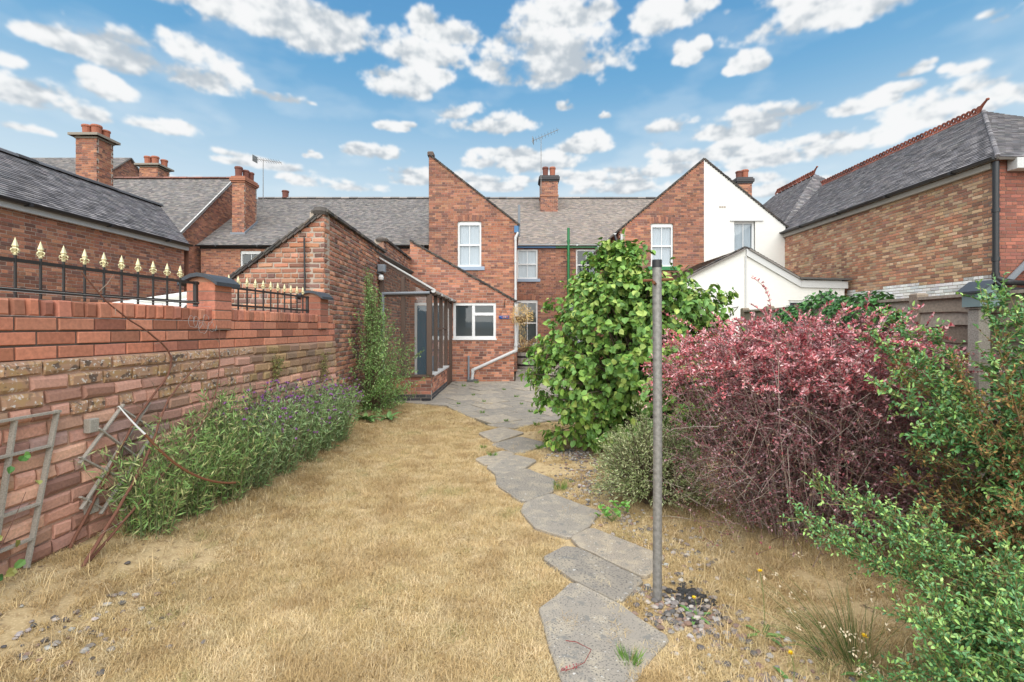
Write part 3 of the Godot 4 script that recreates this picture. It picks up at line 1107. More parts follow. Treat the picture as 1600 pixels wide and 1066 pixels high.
func build_house() -> void:
	var h := thing("terraced_house", "red brick terraced house with half gable wing, single storey kitchen and pale blue sills", "house", Vector3(-1.4, 0, -17))
	# kitchen extension
	var KO := Vector3(-3.0, 0, -14.1)
	var kw := [1.27, snap(1.29), 2.53, snap(2.36)]
	var dr := [0.14, 0.075, 0.99, snap(2.32)]
	brick_wall(h, "kitchen_wall", KO, Vector3.RIGHT, 3.06, [Vector2(0, 4.14), Vector2(3.06, 2.39)], [kw, dr], M.st_kitchen, 300)
	plain_wall(h, "kitchen_side_wall", Vector3(0.06, 0, -14.101), Vector3(0.06, 0, -17.5), 2.38, 2.38, Color(0.33, 0.15, 0.1))
	verge(h, Vector3(-3.0, 4.16, -14.1), Vector3(0.14, 2.365, -14.1), Vector3(0, 0, 1), 0.3)
	var kr := MB.new()
	kr.para(Vector3(-3.0, 4.12, -17.49), Vector3(3.13, -1.79, 0), Vector3(0.015, 0.028, 0), Vector3(0, 0, 3.15), Color(0.14, 0.12, 0.11))
	obj("kitchen_roof", kr, M.tile, h)
	window(h, KO, Vector3.RIGHT, kw[0], kw[1], kw[2], kw[3], {"split": [[0, 0, 0.47, 1.0], [0.47, 0.0, 1.0, 0.72], [0.47, 0.72, 1.0, 1.0]], "bw": 0.085, "fw": 0.075, "back": 0.03, "padu": 0.4, "padt": 0.03})
	var ks := MB.new()
	ks.cbox(KO + Vector3(kw[0] - 0.02, kw[1] - 0.045, -0.05), Vector3(kw[2] - kw[0] + 0.04, 0, 0), UP * 0.044, Vector3(0, 0, 0.09), 0.006)
	obj("kitchen_window_sill", ks, M.upvc, h)
	# back door inside the porch
	var dm := MB.new()
	var DO := KO + Vector3(dr[0], dr[1], -0.05)
	var dw: float = dr[2] - dr[0]
	var dh: float = dr[3] - dr[1]
	dm.para(DO, Vector3(0.07, 0, 0), UP * dh, Vector3(0, 0, 0.06))
	dm.para(DO + Vector3(dw - 0.07, 0, 0), Vector3(0.07, 0, 0), UP * dh, Vector3(0, 0, 0.06))
	dm.para(DO + Vector3(0.07, dh - 0.07, 0.001), Vector3(dw - 0.14, 0, 0), UP * 0.07, Vector3(0, 0, 0.058))
	var door := obj("back_door", dm, M.upvc, h)
	var dg := MB.new()
	dg.para(DO + Vector3(0.075, 0.005, 0.01), Vector3(dw - 0.15, 0, 0), UP * (dh - 0.08), Vector3(0, 0, 0.03))
	obj("door_leaf", dg, mat(Color(0.055, 0.12, 0.19), 0.25), door)
	var hd := MB.new()
	hd.bar(DO + Vector3(dw - 0.14, 1.0, 0.055), DO + Vector3(dw - 0.26, 1.0, 0.055), 0.02, 0.02)
	hd.para(DO + Vector3(dw - 0.16, 0.9, 0.041), Vector3(0.035, 0, 0), UP * 0.2, Vector3(0, 0, 0.012))
	obj("door_handle", hd, M.upvc, door)
	# two storey wing
	var WO := Vector3(-3.03, 0, -17.5)
	var ww := [1.05, snap(3.79), 1.91, snap(5.48)]
	brick_wall(h, "wing_wall", WO, Vector3.RIGHT, 3.22, [Vector2(0, 7.86), Vector2(0.12, 7.82), Vector2(3.22, 5.38)], [ww], {"pal": PAL.dark, "mortar": Color(0.46, 0.37, 0.30), "fn": func(u, v): return [PAL.red, []] if v < 5.9 - (3.2 - u) * 0.5 and u > 1.9 else null}, 0)
	plain_wall(h, "wing_side_wall", Vector3(0.19, 0, -17.501), Vector3(0.19, 0, -21.9), 5.37, 5.37, Color(0.3, 0.13, 0.09))
	plain_wall(h, "party_wall", Vector3(-3.035, 0, -21.9), Vector3(-3.035, 0, -17.501), 7.86, 7.86, Color(0.27, 0.12, 0.09))
	verge(h, Vector3(-3.0, 7.9, -17.5), Vector3(0.27, 5.35, -17.5), Vector3(0, 0, 1), 0.3)
	var wr := MB.new()
	wr.para(Vector3(-3.0, 7.86, -24.5), Vector3(3.25, -2.54, 0), Vector3(0.02, 0.026, 0), Vector3(0, 0, 6.75), Color(0.13, 0.115, 0.105))
	obj("wing_roof", wr, M.tile, h)
	var cap := MB.new()
	cap.cbox(Vector3(-3.08, 7.87, -17.8), Vector3(0.22, 0, 0), Vector3(0, 0, 0.34), Vector3(0, 0.16, 0), 0.04, Color(0.14, 0.1, 0.085))
	obj("gable_cap", cap, M.tile, h)
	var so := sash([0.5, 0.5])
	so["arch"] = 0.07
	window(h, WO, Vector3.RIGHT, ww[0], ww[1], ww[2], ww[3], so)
	soldier_arch(h, WO, Vector3.RIGHT, ww[0], ww[2], ww[3] - 0.03, 0.21, 0.06, PAL.dark)
	var fb := MB.new()
	fb.para(Vector3(0.08, 5.06, -17.49), Vector3(0.16, 0, 0), UP * 0.24, Vector3(0, 0, 0.06))
	obj("eaves_box", fb, M.blue_paint, h)
	# main range
	var MO := Vector3(0.19, 0, -21.9)
	var w1 := [0.04, snap(3.82), 0.98, snap(5.2)]
	var w2 := [0.04, snap(0.80), 0.98, snap(2.83)]
	brick_wall(h, "rear_wall", MO, Vector3.RIGHT, 1.79, [Vector2(0, 5.37), Vector2(1.79, 5.37)], [w1, w2], {"pal": PAL.dark, "mortar": Color(0.46, 0.37, 0.31)}, 0)
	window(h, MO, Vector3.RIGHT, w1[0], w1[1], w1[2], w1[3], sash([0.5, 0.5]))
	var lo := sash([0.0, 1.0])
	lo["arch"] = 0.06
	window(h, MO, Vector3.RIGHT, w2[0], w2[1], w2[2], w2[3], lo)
	soldier_arch(h, MO, Vector3.RIGHT, w2[0], w2[2], w2[3] - 0.03, 0.21, 0.06, PAL.dark)
	var S := Vector3(0, 0.56, -0.8285).normalized()
	tile_plane(h, "main_roof", Vector3(-3.03, 5.34, -21.75), Vector3.RIGHT, S, 62, func(_s): return Vector2(0, 5.03), PAL.roof_warm)
	ridge_tiles(h, Vector3(-3.03, 8.82, -26.9), Vector3(2.0, 8.82, -26.9), 0.13, 0.45, PAL.roof_grey)
	var fa := MB.new()
	fa.para(Vector3(0.2, 5.22, -21.88), Vector3(1.78, 0, 0), UP * 0.17, Vector3(0, 0, 0.1))
	obj("fascia", fa, M.blue_paint, h)
	gutter(h, Vector3(0.2, 5.36, -21.7), Vector3(1.98, 5.36, -21.7), Vector3(0, 0, 1), M.white_paint)
	# pipes
	pipe(h, "downpipe", [Vector3(0.22, 5.05, -17.38), Vector3(0.13, 4.85, -17.38), Vector3(0.13, 2.45, -17.38)], 0.045, M.white_paint, [Vector3(0.13, 4.0, -17.38), Vector3(0.13, 3.0, -17.38)])
	pipe(h, "downpipe", [Vector3(0.115, 2.33, -14.02), Vector3(0.115, 0.93, -14.02), Vector3(-1.14, 0.36, -14.02), Vector3(-1.17, 0.06, -14.02)], 0.045, M.white_paint, [Vector3(0.115, 1.8, -14.02), Vector3(0.115, 1.1, -14.02)])
	pipe(h, "waste_pipe", [Vector3(-1.27, 0.78, -14.03), Vector3(-1.27, 0.02, -14.03)], 0.03, M.lead)
	pipe(h, "soil_vent", [Vector3(0.27, 5.1, -18.4), Vector3(0.27, 6.3, -18.4)], 0.05, M.lead)
	var gl := MB.new()
	gl.cbox(Vector3(-1.3, 0.03, -14.09), Vector3(0.3, 0, 0), Vector3(0, 0, 0.24), UP * 0.06, 0.01, Color(0.1, 0.1, 0.1))
	obj("drain_kerb", gl, M.plain, h)
	# roof stack
	var c := chimney("brick chimney with two tall clay pots on warm grey roof, aerial fixed to it", 1.5, 2.42, 25.2, 26.1, 6.8, 9.3, [[1.78, 25.6, 0.55, 0.15, 1], [2.16, 25.6, 0.55, 0.15]], M.st_dark, false, {"band": 8.5, "cap": PAL.blueblack[1]})
	var fl := MB.new()
	fl.para(Vector3(1.45, 7.2, -25.25), Vector3(1.02, 0, 0), Vector3(0, 0.26, 0), Vector3(0, 0, 0.12))
	obj("lead_flashing", fl, M.lead, c)
	var ta := thing("television_aerial", "thin television aerial on tall mast beside two pot chimney", "aerial", Vector3(1.52, 9.3, -25.1))
	aerial(ta, Vector3(1.52, 8.6, -25.1), 3.0, Vector3(0.95, 0.34, 0.2).normalized(), 1.5, 9)

func build_right_houses() -> void:
	# brick neighbour
	var h := thing("terraced_house", "red brick neighbouring house with dark green drainpipe and fascia", "house", Vector3(4.5, 0, -19))
	var MO := Vector3(1.983, 0, -21.9)
	var w1 := [0.94, snap(3.75), 1.88, snap(5.2)]
	var w2 := [0.55, snap(1.0), 1.35, snap(2.85)]
	brick_wall(h, "rear_wall", MO, Vector3.RIGHT, 1.92, [Vector2(0, 5.37), Vector2(1.92, 5.37)], [w1, w2], {"pal": PAL.dark, "mortar": Color(0.46, 0.37, 0.31)}, 0)
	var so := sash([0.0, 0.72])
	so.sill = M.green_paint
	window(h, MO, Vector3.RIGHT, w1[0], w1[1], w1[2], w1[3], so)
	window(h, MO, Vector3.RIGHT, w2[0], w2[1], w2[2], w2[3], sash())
	var S := Vector3(0, 0.56, -0.8285).normalized()
	tile_plane(h, "main_roof", Vector3(2.003, 5.34, -21.75), Vector3.RIGHT, S, 62, func(_s): return Vector2(0, 5.0), PAL.roof_warm)
	ridge_tiles(h, Vector3(2.01, 8.82, -26.9), Vector3(7.0, 8.82, -26.9), 0.13, 0.45, PAL.roof_grey)
	var fa := MB.new()
	fa.para(Vector3(1.985, 5.22, -21.88), Vector3(1.9, 0, 0), UP * 0.17, Vector3(0, 0, 0.1))
	obj("fascia", fa, M.green_paint, h)
	gutter(h, Vector3(1.99, 5.36, -21.7), Vector3(3.88, 5.36, -21.7), Vector3(0, 0, 1), M.white_paint)
	pipe(h, "soil_pipe", [Vector3(2.55, 6.1, -21.68), Vector3(2.55, 0.1, -21.68)], 0.06, M.green_paint, [Vector3(2.55, 5.5, -21.68), Vector3(2.55, 4.9, -21.68), Vector3(2.55, 2.6, -21.68)])
	var WO := Vector3(3.9, 0, -17.5)
	var ww := [1.167, snap(3.8), 1.98, snap(5.42)]
	brick_wall(h, "wing_wall", WO, Vector3.RIGHT, 3.1, [Vector2(0, 5.12), Vector2(3.1, 7.72)], [ww], {"pal": PAL.dark, "mortar": Color(0.46, 0.37, 0.30), "fn": func(u, v): return [PAL.orange, []] if u < 0.9 and v > 4.0 and v - u * 0.5 > 4.2 else null}, 0)
	brick_wall(h, "wing_side_wall", Vector3(3.9, 0, -21.9), Vector3(0, 0, 1), 4.399, [Vector2(0, 5.12), Vector2(4.399, 5.12)], [], M.st_red, 0)
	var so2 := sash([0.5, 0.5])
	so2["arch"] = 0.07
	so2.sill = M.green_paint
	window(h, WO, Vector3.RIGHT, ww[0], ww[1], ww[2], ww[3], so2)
	soldier_arch(h, WO, Vector3.RIGHT, ww[0], ww[2], ww[3] - 0.03, 0.21, 0.06, PAL.dark)
	verge(h, Vector3(3.78, 5.06, -17.5), Vector3(7.0, 7.76, -17.5), Vector3(0, 0, 1), 0.3)
	var wr := MB.new()
	wr.para(Vector3(3.75, 5.0, -24.5), Vector3(3.25, 2.72, 0), Vector3(-0.02, 0.026, 0), Vector3(0, 0, 6.75), Color(0.13, 0.115, 0.105))
	obj("wing_roof", wr, M.tile, h)
	gutter(h, Vector3(3.74, 5.03, -21.6), Vector3(3.74, 5.03, -17.42), Vector3(-1, 0, 0), M.white_paint)
	pipe(h, "downpipe", [Vector3(3.74, 4.97, -17.46), Vector3(3.8, 4.75, -17.42), Vector3(3.8, 0.1, -17.42)], 0.045, M.black_plastic, [Vector3(3.8, 3.5, -17.42)])
	pipe(h, "downpipe", [Vector3(3.98, 4.97, -17.40), Vector3(3.98, 0.1, -17.40)], 0.045, M.white_paint, [Vector3(3.98, 3.6, -17.40)])
	# cream house
	var c := thing("painted_house", "cream painted half gable house with sloping roofed rear extension", "house", Vector3(7.6, 0, -16))
	var CO := Vector3(7.003, 0, -17.5)
	var cw := [1.09, snap(3.6), 1.86, snap(5.5)]
	brick_wall(c, "gable_wall", CO, Vector3.RIGHT, 2.97, [Vector2(0, 7.72), Vector2(2.97, 5.3)], [cw], M.st_cream, 0)
	plain_wall(c, "gable_side_wall", Vector3(9.973, 0, -17.501), Vector3(9.973, 0, -22), 5.3, 5.3, Color(0.8, 0.77, 0.68))
	window(c, CO, Vector3.RIGHT, cw[0], cw[1], cw[2], cw[3], {"split": [[0, 0.42, 1, 1], [0, 0, 1, 0.42]], "bars": 1, "reflection_curtain": [0.5, 0.5], "back": 0.1})
	var lt := MB.new()
	lt.para(CO + Vector3(0.95, cw[3] + 0.004, -0.05), Vector3(1.2, 0, 0), UP * 0.05, Vector3(0, 0, 0.09))
	obj("lintel", lt, M.white_paint, c)
	var vb := MB.new()
	for k in 3:
		vb.para(CO + Vector3(0.55 + k * 0.085, 5.96, -0.03), Vector3(0.07, 0, 0), UP * 0.07, Vector3(0, 0, 0.036), Color(0.4, 0.35, 0.3))
	obj("air_vent", vb, M.plain, c)
	verge(c, Vector3(7.0, 7.76, -17.5), Vector3(10.08, 5.24, -17.5), Vector3(0, 0, 1), 0.3)
	var cr := MB.new()
	cr.para(Vector3(7.0, 7.72, -24.5), Vector3(3.12, -2.54, 0), Vector3(0.02, 0.026, 0), Vector3(0, 0, 6.75), Color(0.13, 0.115, 0.105))
	obj("gable_roof", cr, M.tile, c)
	tile_plane(c, "main_roof", Vector3(7.006, 5.34, -21.75), Vector3.RIGHT, S, 62, func(_s): return Vector2(0, 4.3), PAL.roof_warm)
	ridge_tiles(c, Vector3(7.01, 8.82, -26.9), Vector3(11.3, 8.82, -26.9), 0.13, 0.45, PAL.roof_grey)
	# cream extension
	var EO := Vector3(4.93, 0, -14.1)
	var ew := [3.2, snap(1.62), 3.95, snap(2.4)]
	var ed := [0.75, 0.075, 1.2, snap(2.02)]
	brick_wall(c, "extension_wall", EO, Vector3.RIGHT, 4.84, [Vector2(0, 2.98), Vector2(1.93, 3.93), Vector2(3.53, 3.0), Vector2(4.84, 2.96)], [ew, ed], M.st_cream, 0)
	plain_wall(c, "extension_side_wall", Vector3(4.93, 0, -17.49), Vector3(4.93, 0, -14.101), 2.96, 2.96, Color(0.8, 0.77, 0.68))
	window(c, EO, Vector3.RIGHT, ew[0], ew[1], ew[2], ew[3], {"split": [[0, 0, 0.5, 1], [0.5, 0, 1, 1]], "back": 0.05})
	window(c, EO, Vector3.RIGHT, ed[0], ed[1], ed[2], ed[3], {"back": 0.05})
	var sl := Vector3(1.93, 0.95, 0)
	tile_plane(c, "extension_roof", Vector3(4.83, 2.95, -17.45), Vector3(0, 0, 1), sl.normalized(), 22, func(_s): return Vector2(0, 3.45), [Color(0.17, 0.115, 0.085), Color(0.21, 0.14, 0.105), Color(0.14, 0.1, 0.08)])
	tile_plane(c, "extension_roof", Vector3(8.5, 3.02, -14.0), Vector3(0, 0, -1), Vector3(-1.6, 0.93, 0).normalized(), 18, func(_s): return Vector2(0, 3.45), PAL.dark_tile)
	var fr := MB.new()
	fr.para(Vector3(8.4, 3.02, -17.45), Vector3(1.5, -0.04, 0), UP * 0.05, Vector3(0, 0, 3.5), Color(0.12, 0.115, 0.11))
	obj("flat_roof", fr, M.tile, c)
	var bb := MB.new()
	bb.para(EO + Vector3(1.94, 3.71, 0.01), Vector3(1.6, -0.93, 0), UP * 0.2, Vector3(0, 0, 0.05))
	bb.para(EO + Vector3(3.545, 2.78, 0.011), Vector3(1.36, -0.035, 0), UP * 0.2, Vector3(0, 0, 0.05))
	obj("bargeboard", bb, M.white_paint, c)
	verge(c, EO + Vector3(-0.05, 2.98, 0), EO + Vector3(1.93, 3.96, 0), Vector3(0, 0, 1), 0.2)
	verge(c, EO + Vector3(1.93, 3.96, 0), EO + Vector3(3.55, 3.02, 0), Vector3(0, 0, 1), 0.2)
	pipe(c, "corner_pipe", [EO + Vector3(1.93, 3.7, 0.03), EO + Vector3(1.93, 0.1, 0.03)], 0.022, M.white_paint)
	var br := MB.new()
	br.bar(EO + Vector3(1.48, 1.92, 0.01), EO + Vector3(1.48, 2.18, 0.01), 0.02, 0.02)
	br.bar(EO + Vector3(1.48, 2.16, 0.02), EO + Vector3(1.62, 2.2, 0.22), 0.02, 0.02)
	br.bar(EO + Vector3(1.48, 1.95, 0.02), EO + Vector3(1.61, 2.18, 0.2), 0.016, 0.016)
	obj("hanging_bracket", br, M.iron, c)
	var fl := thing("floodlight", "small black floodlight on cream extension wall under flat roof", "light", Vector3(9.2, 2.4, -13.9))
	var fm := MB.new()
	fm.cbox(EO + Vector3(4.1, 2.42, 0.06), Vector3(0.26, 0, 0), UP * 0.18, Vector3(0, -0.03, 0.1), 0.01)
	obj("housing", fm, M.black_plastic, fl)
	var fg := MB.new()
	fg.para(EO + Vector3(4.125, 2.425, 0.165), Vector3(0.21, 0, 0), UP * 0.12, Vector3(0, 0, 0.006))
	obj("lens", fg, M.lead, fl)
	var fb := MB.new()
	fb.bar(EO + Vector3(4.23, 2.42, 0.0), EO + Vector3(4.23, 2.46, 0.08), 0.05, 0.03)
	obj("bracket", fb, M.black_plastic, fl)
	chimney("short dark topped chimney with two pots behind cream gable", 10.35, 11.0, 22.0, 22.8, 5.6, 8.2, [[10.55, 22.3, 0.36, 0.14, 1], [10.82, 22.3, 0.42, 0.15]], M.st_red, false, {"cap": PAL.blueblack[1]})

func build_left_houses() -> void:
	var h := thing("terraced_house", "long grey tiled roof terrace seen behind brick outbuilding", "house", Vector3(-8.6, 0, -22))
	var O := Vector3(-14.2, 0, -21.9)
	var w := [1.8, snap(3.8), 2.75, snap(5.1)]
	brick_wall(h, "rear_wall", O, Vector3.RIGHT, 11.16, [Vector2(0, 5.37), Vector2(11.16, 5.37)], [w], M.st_red, 0)
	var so := sash()
	so["arch"] = 0.07
	window(h, O, Vector3.RIGHT, w[0], w[1], w[2], w[3], so)
	var S := Vector3(0, 0.56, -0.8285).normalized()
	tile_plane(h, "main_roof", Vector3(-14.3, 5.34, -21.75), Vector3.RIGHT, S, 62, func(_s): return Vector2(0, 11.26), PAL.roof_grey)
	ridge_tiles(h, Vector3(-14.2, 8.82, -26.9), Vector3(-3.05, 8.82, -26.9), 0.13, 0.45, PAL.roof_grey)
	gutter(h, Vector3(-14.3, 5.33, -21.68), Vector3(-3.05, 5.33, -21.68), Vector3(0, 0, 1), M.black_plastic, 0.065)
	var fa := MB.new()
	fa.para(Vector3(-14.2, 5.2, -21.89), Vector3(11.1, 0, 0), UP * 0.12, Vector3(0, 0, 0.06), Color(0.03, 0.03, 0.03))
	obj("fascia", fa, M.plain, h)
	var rp := MB.new()
	pot(rp, Vector3(-12.7, 8.85, -26.9), 0.42, 0.17)
	obj("roof_terminal", rp, M.pot_dark, h)
	var c1 := chimney("corbelled brick chimney with three pots at end of long terrace roof", -13.3, -12.72, 22.8, 23.9, 5.6, 8.5, [[-13.1, 23.0, 0.5, 0.16, 1], [-12.95, 23.35, 0.45, 0.14, 1], [-12.9, 23.7, 0.45, 0.14, 1]], M.st_red, false)
	var fl := MB.new()
	fl.para(Vector3(-13.36, 6.0, -22.74), Vector3(0.7, 0, 0), UP * 0.12, Vector3(0, 0, -0.05))
	fl.para(Vector3(-12.7, 6.0, -22.78), Vector3(0.04, 0, 0), Vector3(0, 0.16, 0), Vector3(0, 0.76, -1.12))
	obj("lead_flashing", fl, M.lead, c1)
	var ta := thing("television_aerial", "branched television aerial on corbelled chimney at terrace end", "aerial", Vector3(-12.4, 8.6, -23.9))
	aerial(ta, Vector3(-12.42, 7.4, -23.95), 2.6, Vector3(0.98, -0.16, 0.1).normalized(), 1.5, 11)
	# taller terrace
	var t := thing("terraced_house", "taller brick terrace with white verged gable end beside corbelled chimney", "house", Vector3(-17.5, 0, -24))
	brick_wall(t, "gable_wall", Vector3(-14.4, 0, -20.9), Vector3(0, 0, -1), 7.8, [Vector2(0, 5.78), Vector2(3.9, 9.25), Vector2(7.8, 5.78)], [], {"pal": PAL.dark, "mortar": Color(0.34, 0.27, 0.22)}, 0)
	plain_wall(t, "rear_wall", Vector3(-24, 0, -20.9), Vector3(-14.4, 0, -20.9), 5.78, 5.78, Color(0.3, 0.13, 0.09))
	var S2 := Vector3(0, 3.47, -3.9).normalized()
	tile_plane(t, "main_roof", Vector3(-24, 5.66, -20.7), Vector3.RIGHT, S2, 54, func(_s): return Vector2(0, 9.7), PAL.roof_grey)
	ridge_tiles(t, Vector3(-24, 9.28, -24.78), Vector3(-14.3, 9.28, -24.78), 0.13, 0.4, [Color(0.24, 0.11, 0.085), Color(0.2, 0.1, 0.08)])
	var bv := MB.new()
	bv.para(Vector3(-14.38, 5.5, -20.65), Vector3(0.06, 0, 0), UP * 0.14, Vector3(0, 3.66, -4.12))
	obj("bargeboard", bv, M.white_paint, t)
	var gt := MB.new()
	gt.para(Vector3(-16.5, 5.5, -20.72), Vector3(2.2, 0, 0), UP * 0.14, Vector3(0, 0, 0.1))
	obj("fascia", gt, M.white_paint, t)
	# highest gable far behind
	var f := thing("terraced_house", "distant brick house, only its gable top and dark roof show", "house", Vector3(-25, 0, -27))
	brick_wall(f, "gable_wall", Vector3(-22.3, 0, -24.0), Vector3(0, 0, -1), 8.0, [Vector2(0, 8.1), Vector2(4.0, 11.5), Vector2(8.0, 8.1)], [], M.st_dark, 0)
	tile_plane(f, "main_roof", Vector3(-36, 8.0, -23.85), Vector3.RIGHT, Vector3(0, 3.4, -4.0).normalized(), 54, func(_s): return Vector2(0, 13.8), PAL.roof_grey)
	tile_plane(f, "back_roof", Vector3(-22.2, 8.0, -32.15), Vector3.LEFT, Vector3(0, 3.4, 4.0).normalized(), 54, func(_s): return Vector2(0, 13.8), PAL.roof_grey)
	chimney("tall broad chimney with stone cap and three pots behind near slate roof", -16.37, -15.58, 18.0, 18.75, 3.0, 8.7, [[-16.15, 18.25, 0.42, 0.16], [-15.8, 18.25, 0.42, 0.16], [-15.75, 18.6, 0.36, 0.14]], M.st_red, true, {"band": 6.6})
	chimney("squat chimney with stone cap and three pots on taller terrace", -20.2, -19.2, 26.0, 26.9, 7.5, 10.3, [[-19.95, 26.3, 0.5, 0.17], [-19.55, 26.3, 0.5, 0.17], [-19.35, 26.7, 0.45, 0.16]], M.st_red, true)

func build_side_building() -> void:
	var h := thing("brick_building", "large buff brick building with hipped dark roof and pierced red ridge crest", "building", Vector3(12.5, 0, -14))
	var bt := tone_mats(PAL.buff, T.grain, 1.7, 0.25)
	var wt := tone_mats(PAL.whitewash, T.fine, 1.7, 0.15)
	var st := {"pal": PAL.buff, "mortar": Color(0.50, 0.44, 0.37), "joint": 0.014, "recess": 0.012, "near": true, "tones": bt, "fn": func(u, v):
		if v < 2.6 + 0.15 * floor(fposmod(u * 0.9, 2.0)) * 0.5 and u > 4.2: return [PAL.whitewash, wt]
		return null}
	brick_wall(h, "side_wall", Vector3(9.95, 0, -18.4), Vector3(0, 0, 1), 8.488, [Vector2(0, 5.12), Vector2(8.488, 5.12)], [], st, 300)
	var red := tone_mats(PAL.old, T.grain, 1.7, 0.2)
	brick_wall(h, "end_wall", Vector3(9.953, 0, -9.9), Vector3.RIGHT, 6.0, [Vector2(0, 5.1), Vector2(6, 5.1)], [], {"pal": [Color(0.40, 0.155, 0.105), Color(0.35, 0.13, 0.09), Color(0.31, 0.12, 0.09)], "mortar": Color(0.26, 0.19, 0.16), "near": true}, 0)
	var pitch := Vector3(3.15, 2.5, 0)
	var L := pitch.length()
	# long slope seen from the garden: eave runs from far to near
	tile_plane(h, "side_roof", Vector3(9.82, 5.05, -21.0), Vector3(0, 0, 1), pitch.normalized(), int(L / 0.1), func(s): return Vector2(0, 11.3 - s / L * 3.5), PAL.roof_slate, true, 0.1, 0.165, 300)
	var ph := Vector3(0, 2.5, -3.5)
	tile_plane(h, "hip_roof", Vector3(9.82, 5.05, -9.7), Vector3.RIGHT, ph.normalized(), int(ph.length() / 0.1), func(s): return Vector2(s / ph.length() * 3.15, 6.3 - s / ph.length() * 3.15), PAL.roof_slate, true)
	ridge_tiles(h, Vector3(9.84, 5.08, -9.72), Vector3(12.97, 7.56, -13.2), 0.045, 0.12, PAL.roof_slate, "hip_tile")
	crest(h, Vector3(12.97, 7.52, -13.25), Vector3(12.97, 7.52, -20.4))
	finial(h, Vector3(12.97, 7.6, -13.3), 0.5)
	gutter(h, Vector3(9.80, 5.07, -21.0), Vector3(9.80, 5.07, -9.75), Vector3(-1, 0, 0), M.black_plastic, 0.06)
	var cop := MB.new()
	cop.para(Vector3(9.87, 4.88, -21), Vector3(0.075, 0, 0), UP * 0.12, Vector3(0, 0, 11.1), Color(0.45, 0.41, 0.36))
	obj("eaves_course", cop, M.mortar, h)
	pipe(h, "downpipe", [Vector3(9.9, 5.0, -9.82), Vector3(9.9, 2.62, -9.82), Vector3(10.05, 2.52, -9.75), Vector3(11.6, 2.45, -9.75)], 0.055, M.black_plastic, [Vector3(9.9, 4.0, -9.82), Vector3(9.9, 3.0, -9.82)])
	pipe(h, "lower_gutter", [Vector3(10.0, 2.36, -9.7), Vector3(11.7, 2.30, -9.7)], 0.06, M.black_plastic)
	var fb := MB.new()
	fb.cbox(Vector3(10.2, 4.82, -9.88), Vector3(1.8, 0, 0), UP * 0.22, Vector3(0, 0, 0.2), 0.01)
	obj("fascia", fb, M.white_paint, h)
	var lr := MB.new()
	lr.para(Vector3(10.35, 2.2, -9.85), Vector3(1.4, 0, 0), UP * 0.14, Vector3(0, 0, 0.25))
	obj("lower_fascia", lr, M.white_paint, h)
	tile_plane(h, "lean_to_roof", Vector3(10.2, 2.55, -9.0), Vector3.RIGHT, Vector3(0, 0.8, -0.8).normalized(), 11, func(s): return Vector2(s * 0.75, 3.0), [Color(0.30, 0.13, 0.09), Color(0.26, 0.11, 0.085)], true)
	var fl := MB.new()
	fl.para(Vector3(10.15, 2.6, -9.86), Vector3(0.75, 0.75, 0), Vector3(0.12, -0.02, 0), Vector3(0, 0, 0.05))
	obj("stepped_flashing", fl, M.lead, h)
	# farther roof with its own crest
	var r := thing("brick_building", "far hipped roof with short red crest beyond the buff brick building", "building", Vector3(13, 0, -22))
	var p2 := Vector3(3.1, 3.1, 0)
	var L2 := p2.length()
	brick_wall(r, "side_wall", Vector3(9.99, 0, -26.0), Vector3(0, 0, 1), 7.5, [Vector2(0, 5.05), Vector2(7.5, 5.05)], [], {"pal": PAL.buff, "mortar": Color(0.4, 0.35, 0.3)}, 0)
	tile_plane(r, "side_roof", Vector3(9.86, 5.04, -26.5), Vector3(0, 0, 1), p2.normalized(), int(L2 / 0.1), func(s): return Vector2(s / L2 * 2.9, 8.6 - s / L2 * 2.7), PAL.roof_slate)
	var p3 := Vector3(0, 3.1, -2.7)
	tile_plane(r, "hip_roof", Vector3(9.9, 5.1, -17.9), Vector3.RIGHT, p3.normalized(), int(p3.length() / 0.1), func(s): return Vector2(s / p3.length() * 3.1, 6.2 - s / p3.length() * 3.1), PAL.roof_slate)
	crest(r, Vector3(12.96, 8.14, -20.6), Vector3(12.96, 8.14, -23.5))
	finial(r, Vector3(12.96, 8.2, -20.6), 0.5)
	finial(r, Vector3(12.96, 8.16, -23.55), 0.4)

